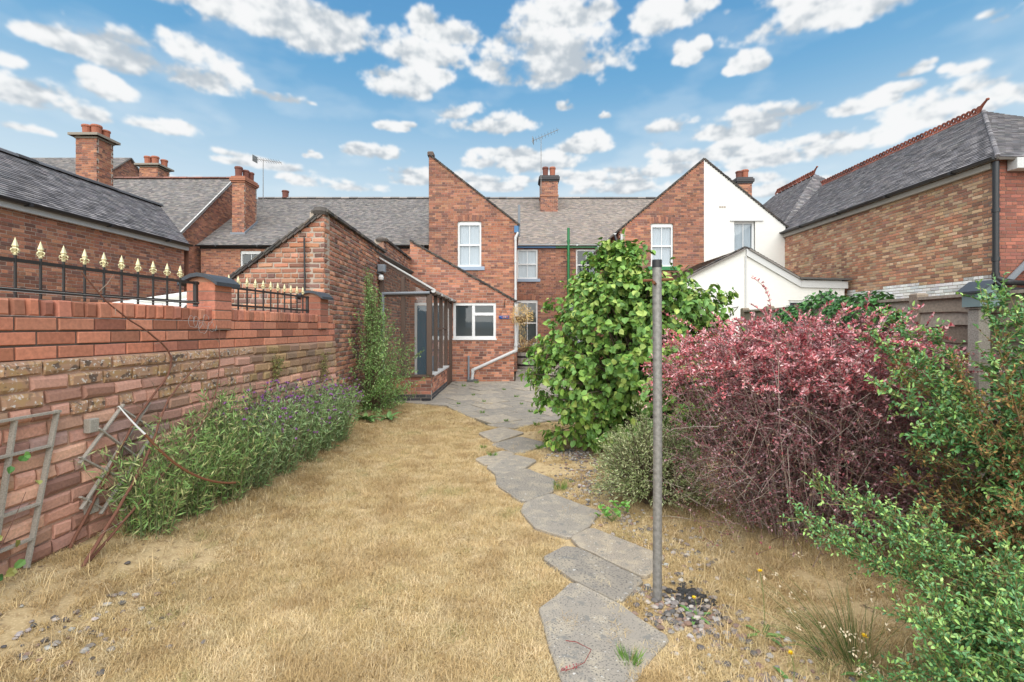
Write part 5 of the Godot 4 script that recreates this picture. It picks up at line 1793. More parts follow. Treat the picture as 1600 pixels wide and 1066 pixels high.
	for k in 120:
		var p := Vector3(0.3 + rf(-0.1, 0.14), 1.75, -13.7 + rf(-0.1, 0.1))
		hl.leaf(p + UP * rf(-0.7, 0.0), Vector3(rf(-0.3, 0.3), -1, rf(-0.3, 0.3)).normalized(), rdir(), rf(0.06, 0.12), 0.014, pick([Color(0.5, 0.36, 0.17), Color(0.40, 0.28, 0.13)], 0.2))
	obj("foliage", hl, M.straw, hb)
	# little painted sign hanging on the kitchen wall
	var sg := thing("hanging_sign", "small blue and pink painted plaque hung on kitchen wall", "sign", Vector3(-0.28, 1.9, -14.05))
	var sb := MB.new()
	sb.cbox(Vector3(-0.38, 1.85, -14.085), Vector3(0.3, 0, 0), UP * 0.1, Vector3(0, 0, 0.02), 0.006)
	obj("plaque", sb, mat(Color(0.10, 0.11, 0.22), 0.7), sg)
	var bl := MB.new()
	for e in [[-0.35, 1.9, 0.05], [-0.32, 1.87, 0.04]]:
		bl.lathe(Vector3(e[0], e[1] - 0.03, -14.062), [[0.0, 0], [e[2] * 0.6, 0.02], [e[2], 0.04], [0, 0.07]], 8)
	obj("painted_bird", bl, mat(Color(0.05, 0.12, 0.4), 0.6), sg)
	for k in 3:
		var fl := MB.new()
		fl.lathe(Vector3(-0.25 + k * 0.055, 1.885, -14.062), [[0, 0], [0.028, 0.012], [0.028, 0.03], [0, 0.04]], 8)
		obj("painted_flower", fl, mat([Color(0.6, 0.25, 0.25), Color(0.65, 0.5, 0.45), Color(0.5, 0.12, 0.14)][k], 0.6), sg)
	var cd := MB.new()
	cd.tube([Vector3(-0.37, 1.95, -14.07), Vector3(-0.23, 2.17, -14.085)], 0.003, 0.003, 4)
	cd.tube([Vector3(-0.09, 1.95, -14.07), Vector3(-0.23, 2.17, -14.085)], 0.003, 0.003, 4)
	obj("hanging_cord", cd, M.iron, sg)
	var wb := thing("wall_bracket", "thin black iron bracket under kitchen verge above the small plaque", "bracket", Vector3(-0.28, 2.3, -14.05))
	var wm := MB.new()
	wm.bar(Vector3(-0.23, 2.16, -14.08), Vector3(-0.23, 2.42, -14.08), 0.012, 0.012)
	wm.bar(Vector3(-0.23, 2.40, -14.08), Vector3(-0.19, 2.42, -13.9), 0.012, 0.012)
	obj("arm", wm, M.iron, wb)
	var wm2 := MB.new()
	wm2.bar(Vector3(-0.23, 2.2, -14.075), Vector3(-0.19, 2.41, -13.92), 0.01, 0.01)
	obj("brace", wm2, M.iron, wb)
	# trellis panels on the boundary wall
	var tr := thing("trellis", "grey square trellis panel with climber stems fixed low on wall", "trellis", wl(2.45, 0.06, 0.6))
	for e in [[1.6, 1.08, 2.99, 1.08], [1.6, 0.88, 2.93, 0.88], [1.6, 0.55, 2.87, 0.55], [2.98, 1.09, 2.80, 0.2], [2.74, 1.07, 2.62, 0.25], [2.45, 1.07, 2.38, 0.3], [1.6, 0.36, 2.83, 0.36]]:
		var s := MB.new()
		s.bar(wl(e[0], 0.05, e[1]), wl(e[2], 0.055, e[3]), 0.013, 0.03, Color.WHITE, Vector3.RIGHT)
		obj("slat", s, M.old_wood, tr)
	var tr2 := thing("trellis", "broken diamond trellis hanging askew on boundary wall", "trellis", wl(3.1, 0.06, 0.7))
	for e in [[3.44, 1.05, 3.11, 0.72], [3.66, 1.03, 3.12, 0.42], [3.72, 0.8, 3.25, 0.34], [3.4, 1.04, 3.74, 0.78], [3.24, 0.92, 3.55, 0.64], [3.11, 0.76, 3.42, 0.52], [3.12, 0.5, 3.28, 0.36]]:
		var s := MB.new()
		s.bar(wl(e[0], 0.055 + rf(0, 0.012), e[1]), wl(e[2], 0.06 + rf(0, 0.012), e[3]), 0.01, 0.024, Color.WHITE, Vector3.RIGHT)
		obj("slat", s, M.old_wood, tr2)
	for e in [[3.18, 0.9], [3.18, 0.36]]:
		var s := MB.new()
		s.cbox(wl(e[0], 0.02, e[1]), Vector3(0.004, 0, -0.07), UP * 0.09, Vector3(0.045, 0, 0.003), 0.004)
		obj("spacer_block", s, M.old_wood, tr2)
	# wires along the wall
	var wr := thing("training_wire", "thin slack training wires strung along the red brick courses", "wire", wl(3, 0.03, 1.6))
	for e in [[1.5, 1.83, 4.4, 1.79], [1.5, 1.69, 4.3, 1.66], [2.0, 1.84, 4.3, 1.82]]:
		var s := MB.new()
		s.tube(bez(wl(e[0], 0.02, e[1]), wl((e[0] + e[2]) * 0.5, 0.03, e[1] - 0.03), wl(e[2], 0.02, e[3]), 10), 0.0016, 0.0016, 4)
		obj("strand", s, M.wire, wr)
	var lp := MB.new()
	for k in 5:
		var c := wl(4.1 + k * 0.06, 0.04, 1.62 + rf(-0.05, 0.05))
		var pts := []
		for q in 14:
			pts.append(c + Vector3(0.01, sin(q * 0.5) * rf(0.04, 0.06), -cos(q * 0.5) * 0.05 - q * 0.004))
		lp.tube(pts, 0.0015, 0.0015, 4)
	obj("loop", lp, M.wire, wr)

func bez(a: Vector3, b: Vector3, c: Vector3, n: int) -> Array:
	var out := []
	for k in n + 1:
		var t := float(k) / n
		out.append(a.lerp(b, t).lerp(b.lerp(c, t), t))
	return out

# ---------------------------------------------------------------- plants
func grass_clump(n: int, r: float, lmin: float, lmax: float, lay: float, w: float) -> ArrayMesh:
	var m := MB.new()
	for k in n:
		var a := rf(0, TAU)
		var p := Vector3(cos(a), 0, sin(a)) * r * sqrt(rng.randf())
		var az := rf(0, TAU)
		var out := Vector3(cos(az), 0, sin(az))
		var l := rf(lmin, lmax)
		var tilt := rf(0.25, 1.0) * lay
		var mid := p + (UP * cos(tilt * 0.6) + out * sin(tilt * 0.6)) * l * 0.5
		var tip := mid + (UP * cos(tilt * 1.35) + out * sin(tilt * 1.35)) * l * 0.5
		var s := out.cross(UP) * w * 0.5
		var col := Color(1, 1, 1) * rf(0.7, 1.1)
		m.quad(p - s, p + s, mid + s * 0.8, mid - s * 0.8, col)
		m.tri(mid - s * 0.8, mid + s * 0.8, tip, col)
	return m.mesh()

func scatter(called: String, meshes: Array, mt: Material, items: Array, label: String, category: String) -> void:
	# items: [variant, Transform3D, Color]
	for v in meshes.size():
		var mine := items.filter(func(e): return e[0] == v)
		if mine.is_empty():
			continue
		var mm := MultiMesh.new()
		mm.transform_format = MultiMesh.TRANSFORM_3D
		mm.use_colors = true
		mm.mesh = meshes[v]
		mm.instance_count = mine.size()
		for k in mine.size():
			mm.set_instance_transform(k, mine[k][1])
			mm.set_instance_color(k, mine[k][2])
		var o := MultiMeshInstance3D.new()
		o.name = numbered(called)
		o.multimesh = mm
		o.material_override = mt
		add_child(o)
		o.set_meta("kind", "stuff")
		o.set_meta("label", label)
		o.set_meta("category", category)

var near_polys: Array = []
func near_paving(p: Vector2) -> bool:
	if near_polys.is_empty():
		for s in slab_polys + [patio_poly]:
			for q in Geometry2D.offset_polygon(s, 0.035):
				near_polys.append(q)
	for s in near_polys:
		if Geometry2D.is_point_in_polygon(p, s):
			return true
	return false

func path_x(d: float) -> float:
	# centre line of the stepping path
	if d > 7.3: return -0.1
	if d > 5.2: return lerpf(0.02, -0.12, (d - 5.2) / 2.1)
	if d > 3.4: return lerpf(0.75, 0.02, (d - 3.4) / 1.8)
	return lerpf(0.5, 0.75, clampf((d - 2.0) / 1.4, 0, 1))

func build_lawn_grass() -> void:
	var cl := []
	for k in 5:
		cl.append(grass_clump(64, 0.06, 0.03, 0.075, 1.6, 0.0024))
	var pal := [Color(0.64, 0.48, 0.245), Color(0.52, 0.37, 0.165), Color(0.74, 0.59, 0.35), Color(0.65, 0.495, 0.255)]
	var noise := FastNoiseLite.new()
	noise.seed = 9
	noise.frequency = 0.9
	var items := []
	for k in 36000:
		var d := 1.35 + 8.9 * pow(rng.randf(), 1.15)
		var x := rf(-2.85, 2.7)
		if absf(x) > d * 1.09 + 0.25:
			continue
		var p := Vector2(x, d)
		if near_paving(p) and not (rng.randf() < 0.03):
			continue
		var nz := noise.get_noise_2d(x, d)
		var keep := 1.0
		if x > path_x(d) + 0.15:
			keep = 0.62 + nz * 0.9 if d < 4.6 else 0.35 + nz
			if Vector2(x, d).distance_to(Vector2(0.98, 2.75)) < 0.24: keep = 0.05
			if x > 1.9: keep = 0.35
		if x < -1.7 - 0.1 * d and d < 3.4: keep = 0.6 + nz
		if x < -2.35: keep *= 0.45
		keep *= clampf(1.1 + nz * 1.3, 0.12, 1)
		if rng.randf() > keep:
			continue
		var s := rf(0.8, 1.25) * (1.0 + maxf(0, d - 5) * 0.07)
		var col := pick(pal, 0.12)
		var dk := noise.get_noise_2d(x * 1.7 + 40, d * 1.7)
		if dk > 0.12: col = col.lerp(Color(0.36, 0.215, 0.08), clampf((dk - 0.12) * 2.0, 0, 0.42))
		if dk < -0.42 and rng.randf() < 0.4: col = col.lerp(Color(0.22, 0.27, 0.07), 0.5)
		items.append([k % 5, Transform3D(Basis(UP, rf(0, TAU)).scaled(Vector3(s, s * rf(0.4, 0.85), s)), Vector3(x, gy(x, d) - 0.004, -d)), col])
	scatter("dry_grass", cl, M.straw, items, "dry straw coloured grass covering the lawn", "grass")
	# longer fallen straw by the beds
	var sm := []
	for k in 3:
		sm.append(grass_clump(9, 0.05, 0.09, 0.22, 1.9, 0.003))
	items = []
	for k in 300:
		var left := rng.randf() < 0.5
		var d := rf(2.0, 6.0)
		var x := rf(-2.75, -2.05) if left else rf(1.05, 2.5)
		if not left: d = rf(1.9, 4.4)
		var s := rf(0.6, 1.2)
		items.append([k % 3, Transform3D(Basis(UP, rf(0, TAU)).scaled(Vector3.ONE * s), Vector3(x, gy(x, d), -d)), pick([Color(0.62, 0.47, 0.25), Color(0.5, 0.36, 0.17), Color(0.68, 0.54, 0.32)], 0.12)])
	scatter("long_dead_grass", sm, M.straw, items, "long bleached grass stalks lying beside the beds", "grass")
	# green tufts, each one to be counted
	var gm := MB.new()
	for tf in [[-0.24, 5.95, 0.7], [-0.38, 6.35, 0.55], [0.48, 4.78, 1.0], [0.56, 2.28, 0.7], [0.40, 7.75, 0.7], [0.36, 6.35, 0.6], [0.62, 5.0, 0.3], [-0.1, 8.1, 0.45], [0.35, 9.0, 0.5], [0.8, 9.6, 0.55], [-0.6, 10.2, 0.5], [0.1, 10.9, 0.6], [-0.2, 12.2, 0.5], [-1.1, 9.9, 0.45], [1.3, 10.6, 0.55], [0.95, 8.7, 0.5], [-0.55, 8.9, 0.5], [0.5, 10.4, 0.5], [-1.3, 12.9, 0.7], [-1.0, 13.6, 0.8], [1.6, 9.3, 0.5], [0.7, 12.4, 0.6], [-0.9, 11.2, 0.5], [0.2, 9.9, 0.4]]:
		var m := MB.new()
		var at := Vector3(tf[0], 0.0 + (0.01 if tf[1] > 7.6 else gy(tf[0], tf[1])), -tf[1])
		var t := thing("grass_tuft", "small green grass tuft growing %s" % ("in patio joint" if tf[1] > 7.6 else "beside the stepping path"), "grass", at, "green tufts on patio" if tf[1] > 7.6 else "green tufts by path")
		for k in 90:
			var a := rf(0, TAU)
			var o := Vector3(cos(a), 0, sin(a))
			var p: Vector3 = at + o * rf(0, 0.06) * tf[2]
			var l: float = rf(0.06, 0.15) * tf[2]
			m.leaf(p, (UP + o * rf(0.1, 0.9)).normalized(), o.cross(UP), l, 0.004, pick([Color(0.12, 0.26, 0.04), Color(0.2, 0.33, 0.07), Color(0.09, 0.19, 0.03)], 0.2), 0.0)
		obj("blades", m, M.leaf, t)
		var sdm := MB.new()
		for k in 6:
			var o := rdir()
			o.y = absf(o.y) + 0.4
			sdm.tube([at, at + o * 0.09 * tf[2]], 0.0015, 0.001, 3, Color(0.5, 0.4, 0.2))
		obj("dry_stalks", sdm, M.straw, t)

func build_pebbles() -> void:
	var pm := []
	for v in 4:
		var m := MB.new()
		var rows := 5
		var sides := 7
		var dent := []
		for k in rows * sides:
			dent.append(rf(0.8, 1.15))
		for r in rows - 1:
			for s in sides:
				var P := func(rr: int, ss: int) -> Vector3:
					var th := PI * rr / (rows - 1)
					var ph := TAU * (ss % sides) / sides
					var k: float = dent[rr * sides + (ss % sides)] if rr > 0 and rr < rows - 1 else 1.0
					return Vector3(sin(th) * cos(ph), cos(th) * 0.62, sin(th) * sin(ph)) * k
				m.quad(P.call(r + 1, s + 1), P.call(r + 1, s), P.call(r, s), P.call(r, s + 1), Color.WHITE)
		pm.append(m.mesh())
	var items := []
	var zones := [[1.06, 2.86, 0.14, 0.2, 150, 1], [1.0, 2.66, 0.3, 0.26, 330], [0.88, 4.1, 0.2, 0.28, 160], [0.78, 6.2, 0.3, 0.5, 420], [1.2, 2.1, 0.5, 0.45, 220], [1.1, 3.4, 0.4, 0.6, 220], [0.75, 4.9, 0.3, 0.6, 260], [-2.15, 2.35, 0.35, 0.5, 130], [0.75, 2.95, 0.16, 0.14, 60], [0.9, 5.2, 0.35, 0.4, 120]]
	for z in zones:
		for k in z[4]:
			var x: float = z[0] + rng.randfn() * z[2] * 0.5
			var d: float = z[1] + rng.randfn() * z[3] * 0.5
			if on_paving(Vector2(x, d)):
				continue
			var s := rf(0.006, 0.02)
			var soot = z.size() > 5
			items.append([k % 4, Transform3D(Basis(UP, rf(0, TAU)).scaled(Vector3(s * rf(0.8, 1.4), s, s)), Vector3(x, gy(x, d) + s * 0.6, -d)), pick([Color(0.03, 0.03, 0.032), Color(0.05, 0.047, 0.045)] if soot else [Color(0.36, 0.32, 0.29), Color(0.26, 0.22, 0.2), Color(0.5, 0.47, 0.44), Color(0.3, 0.2, 0.16), Color(0.14, 0.13, 0.13)], 0.2)])
	scatter("gravel", pm, M.pebble, items, "loose grey and brown pebbles beside the path", "gravel")

func envelope(tab: Array, h: float) -> float:
	for k in tab.size() - 1:
		if h <= tab[k + 1][0]:
			return lerpf(tab[k][1], tab[k + 1][1], clampf((h - tab[k][0]) / (tab[k + 1][0] - tab[k][0]), 0, 1))
	return 0.0

func build_green_shrub() -> void:
	var b := Vector3(1.74, 0, -6.5)
	var t := thing("leafy_shrub", "tall bright green shrub with large rounded hanging leaves by the patio", "shrub", b)
	var tab := [[0.0, 0.8], [0.25, 1.15], [0.7, 1.34], [1.2, 1.36], [1.7, 1.24], [2.0, 1.0], [2.25, 0.5], [2.5, 0.2], [2.75, 0.03]]
	var st := MB.new()
	var lv := []
	for k in 215:
		var h := 0.1 + 2.55 * pow(rng.randf(), 0.95)
		var az := rf(0, TAU)
		var R := envelope(tab, h) * (rf(0.8, 1.07) if k % 4 else rf(0.3, 0.8))
		var lean := 0.12 * sin(az * 2.0 + h * 3.0)
		var off := Vector3(-0.22 * (h - 1.5), 0, 0) if h > 1.5 else Vector3.ZERO
		var end := b + off + Vector3(cos(az) * (R + lean) * 1.03, h, sin(az) * R * 0.8)
		var foot := b + Vector3(rf(-0.12, 0.12), 0, rf(-0.12, 0.12))
		var ctl := foot.lerp(end, 0.45) + UP * (0.25 + 0.25 * h) - Vector3(cos(az), 0, sin(az)) * 0.15
		var pts := bez(foot, ctl, end, 10)
		st.tube(pts, 0.016, 0.004, 5, Color(0.16, 0.12, 0.085))
		for q in 13:
			var at: Vector3 = pts[rng.randi_range(5, 10)]
			if q < 3: at = pts[10]
			var o := ((at - b - UP * 0.9) * Vector3(1, 0.3, 1)).normalized()
			var td := (o * rf(0.3, 1.0) + rdir() * 0.8 + UP * rf(-0.35, 0.55)).normalized()
			var tl := rf(0.1, 0.26)
			var e := at + td * tl
			st.tube([at, at.lerp(e, 0.5) + UP * 0.01, e], 0.0035, 0.0018, 4, Color(0.2, 0.15, 0.09))
			for w in 6:
				var lp := at.lerp(e, 0.2 + 0.8 * (w + 1) / 6.0)
				var ld := (o * rf(0.1, 0.8) + rdir() * 0.7 - UP * rf(0.1, 1.1)).normalized()
				lv.append([lp, ld, (o * rf(0.4, 1.2) + UP * rf(0.2, 1.0) + rdir() * 0.4).normalized(), rf(0.062, 0.108)])
	for k in 620:
		var h := rf(0.1, 2.35)
		var az := rf(0, TAU)
		var R := envelope(tab, h) * rf(0.7, 1.02)
		var off := Vector3(-0.22 * (h - 1.5), 0, 0) if h > 1.5 else Vector3.ZERO
		var o := Vector3(cos(az), 0, sin(az))
		var at := b + off + Vector3(o.x * R * 1.03, h, o.z * R * 0.8)
		var inn := at - o * rf(0.15, 0.3) - UP * rf(0.02, 0.12)
		st.tube([inn, inn.lerp(at, 0.5) + UP * 0.02, at], 0.004, 0.0018, 4, Color(0.2, 0.15, 0.09))
		for w in 8:
			var ld := (o * rf(0.1, 0.8) + rdir() * 0.75 - UP * rf(0.0, 1.0)).normalized()
			lv.append([inn.lerp(at, 0.3 + 0.7 * w / 7.0), ld, (o * rf(0.4, 1.2) + UP * rf(0.2, 1.0) + rdir() * 0.5).normalized(), rf(0.045, 0.11)])
	obj("branches", st, M.twig, t)
	var pal := [Color(0.18, 0.33, 0.055), Color(0.25, 0.40, 0.075), Color(0.12, 0.25, 0.045), Color(0.33, 0.43, 0.10), Color(0.09, 0.20, 0.04), Color(0.16, 0.31, 0.06), Color(0.13, 0.27, 0.06)]
	# nearest leaves are single pieces, the rest one mass
	lv.sort_custom(func(x, y): return EYE.distance_squared_to(x[0]) < EYE.distance_squared_to(y[0]))
	var shapes := []
	for k in 4:
		var m := MB.new()
		m.oval(Vector3.ZERO, Vector3.BACK, UP, 1.0, rf(0.78, 0.95), Color.WHITE, rf(0.08, 0.22), rf(0.05, 0.3))
		shapes.append(m.mesh())
	var tones := []
	for c in pal:
		var mm := leafmat(0.35, 0.5)
		mm.vertex_color_use_as_albedo = false
		mm.albedo_color = (c as Color).linear_to_srgb()
		tones.append(mm)
	var m := MB.new()
	for k in lv.size():
		var e: Array = lv[k]
		if k % 3 == 0 and k < 900:
			var z: Vector3 = e[1]
			var x: Vector3 = (e[2] as Vector3).cross(z).normalized()
			inst("leaf", shapes[k % 4], tones[rng.randi() % tones.size()], Transform3D(Basis(x, z.cross(x), z) * Basis.from_scale(Vector3.ONE * float(e[3])), e[0]), t)
		else:
			m.oval(e[0], e[1], e[2], e[3], e[3] * rf(0.75, 0.95), pick(pal, 0.18), rf(0.08, 0.22), rf(0.05, 0.3))
	obj("foliage", m, M.leaf, t, "stuff")

func build_purple_shrub() -> void:
	var b := Vector3(2.33, 0.03, -3.75)
	var t := thing("barberry_shrub", "purple leaved barberry shrub with pink red shoots and bare lower twigs", "shrub", b)
	var st := MB.new()
	var lf := MB.new()
	var red := [Color(0.60, 0.155, 0.175), Color(0.67, 0.29, 0.31), Color(0.43, 0.085, 0.11), Color(0.76, 0.48, 0.49)]
	var pur := [Color(0.27, 0.10, 0.115), Color(0.36, 0.17, 0.18), Color(0.20, 0.08, 0.095), Color(0.45, 0.28, 0.30)]
	var bark := [Color(0.42, 0.34, 0.28), Color(0.30, 0.2, 0.17), Color(0.52, 0.44, 0.38), Color(0.25, 0.14, 0.125)]
	for k in 210:
		var az := rf(0, TAU)
		var rr := sqrt(rng.randf())
		var end := b + Vector3(cos(az) * rr * 1.12, 0, sin(az) * rr * 0.78)
		var top := 1.6 - 0.22 * rr * rr + rf(-0.2, 0.06)
		if k % 4 == 0: top *= rf(0.35, 0.8)
		end.y = b.y + top
		var foot := b + Vector3(cos(az) * rr * 0.45, 0, sin(az) * rr * 0.3)
		var ctl := foot.lerp(end, 0.4) + UP * top * 0.2 + rdir() * 0.22
		var pts := bez(foot, ctl, end, 12)
		st.tube(pts, 0.0048, 0.0018, 4, pick(bark, 0.2))
		for q in 20:
			var i := rng.randi_range(2, 12)
			var at: Vector3 = pts[i]
			var hi := clampf((at.y - b.y) / 1.5, 0, 1)
			var o := Vector3(at.x - b.x, 0, at.z - b.z).normalized()
			var td := (o * rf(0.1, 1.0) + rdir() * 0.75 + UP * rf(-0.25, 0.3)).normalized()
			var tl := rf(0.12, 0.34)
			var e := at + td * tl
			if e.y < 0.08 or e.x > 3.12: continue
			var tp := bez(at, at.lerp(e, 0.5) + UP * 0.04, e - UP * 0.02, 4)
			st.tube(tp, 0.0028, 0.0012, 3, pick(bark, 0.25))
			var fresh := hi > 0.74 and rng.randf() < 0.8
			var nl := int((12 + 14 * hi) * (0.7 if hi < 0.45 else 1.0)) + (12 if fresh else 0)
			for w in nl:
				var s := float(w) / nl * 4.0
				var lp: Vector3 = (tp[int(s)] as Vector3).lerp(tp[mini(int(s) + 1, 4)], s - int(s))
				var sd := td.cross(UP).normalized() * (1 if w % 2 else -1)
				var ld := (td * rf(0.1, 0.8) + sd * rf(0.2, 1.0) + UP * rf(-0.1, 0.9) + rdir() * 0.3).normalized()
				var c := pick(red if (fresh and rng.randf() < 0.85) else pur, 0.22)
				lf.leaf(lp, ld, (UP + rdir() * 0.6).normalized(), rf(0.018, 0.035), rf(0.010, 0.017), c, 0.12)
	# fine bare twigs low down
	for k in 2400:
		var az := rf(0, TAU)
		var rr := rf(0.25, 1.0)
		var p := b + Vector3(cos(az) * rr * 1.0, rf(0.02, 1.05), sin(az) * rr * 0.76)
		var d := (Vector3(cos(az), 0, sin(az)) * rf(0, 0.8) + UP * rf(-0.2, 0.9) + rdir() * 0.6).normalized()
		var e := p + d * rf(0.1, 0.35)
		if e.x > 3.14 or e.y < 0.03: continue
		st.tube([p, p.lerp(e, 0.5) + rdir() * 0.02, e], 0.0022, 0.001, 3, pick(bark, 0.25))
		for w in 5:
			lf.leaf(p.lerp(e, rng.randf()) + rdir() * 0.012, rdir(), UP, rf(0.013, 0.026), 0.012, pick(pur + [Color(0.3, 0.06, 0.07), Color(0.20, 0.20, 0.08), Color(0.30, 0.20, 0.12)], 0.2), 0.1)
	# long pink shoots reaching out of the top
	var shoots := []
	for e in [[Vector3(1.95, 1.5, -3.7), Vector3(2.1, 1.86, -3.75), Vector3(1.86, 1.98, -3.7)], [Vector3(2.2, 1.5, -3.6), Vector3(2.5, 1.66, -3.5), Vector3(2.9, 1.73, -3.55)], [Vector3(2.5, 1.35, -3.5), Vector3(2.8, 1.5, -3.4), Vector3(3.05, 1.42, -3.3)], [Vector3(1.7, 1.45, -3.8), Vector3(1.45, 1.6, -3.8), Vector3(1.2, 1.72, -3.8)], [Vector3(1.9, 1.2, -3.3), Vector3(2.1, 1.22, -3.1), Vector3(2.3, 1.02, -2.95)], [Vector3(1.6, 1.3, -3.4), Vector3(1.4, 1.36, -3.25), Vector3(1.2, 1.3, -3.2)]]:
		shoots.append(e)
	for k in 90:
		var az := rf(0, TAU)
		var p := b + Vector3(cos(az) * rf(0.1, 0.95), rf(1.1, 1.48), sin(az) * rf(0.1, 0.7))
		var o := (Vector3(cos(az), 0, sin(az)) + rdir() * 0.8) * Vector3(1, 0.15, 1)
		var q := p + o.normalized() * rf(0.25, 0.5) + UP * rf(-0.04, 0.14)
		if q.x < 3.1:
			shoots.append([p, p.lerp(q, 0.5) + UP * 0.06, q])
	for e in shoots:
		var pts := bez(e[0], e[1], e[2], 14)
		st.tube(pts, 0.004, 0.0015, 4, Color(0.3, 0.09, 0.08))
		for k in 14 * 6:
			var p: Vector3 = pts[1 + k / 6]
			lf.leaf(p + rdir() * 0.008, (rdir() + (pts[14] - pts[0]).normalized() * 0.5 + UP * 0.3).normalized(), rdir(), rf(0.018, 0.034), rf(0.009, 0.014), pick(red, 0.2), 0.12)
	obj("branches", st, M.twig, t)
	obj("foliage", lf, M.leaf, t)

func spray(st: MB, lf: MB, a: Vector3, e: Vector3, arch: float, pal: Array, tip: Array, ls: float, dense: int, side_len: float) -> void:
	var pts := bez(a, a.lerp(e, 0.5) + UP * arch, e, 14)
	st.tube(pts, 0.006, 0.002, 5, Color(0.24, 0.17, 0.09))
	var ax := (e - a).normalized()
	for k in range(2, 15):
		var p: Vector3 = pts[k]
		for s in dense:
			var td := (ax * rf(0.2, 1.0) + rdir() * 0.8 + UP * rf(-0.1, 0.7)).normalized()
			var l := side_len * rf(0.5, 1.1)
			var q := p + td * l
			st.tube([p, q], 0.0022, 0.001, 3, Color(0.3, 0.26, 0.09))
			var nl := 9
			for w in nl:
				var f := (w + 1.0) / nl
				var lp := p.lerp(q, f)
				var ld := (td * rf(0.2, 1.0) + rdir() * 0.9).normalized()
				var fresh := f > 0.6 and rng.randf() < 0.6
				lf.oval(lp, ld, (UP + rdir() * 0.7).normalized(), ls * rf(0.65, 1.2), ls * rf(0.36, 0.5), pick(tip if fresh else pal, 0.2), 0.12, 0.1)

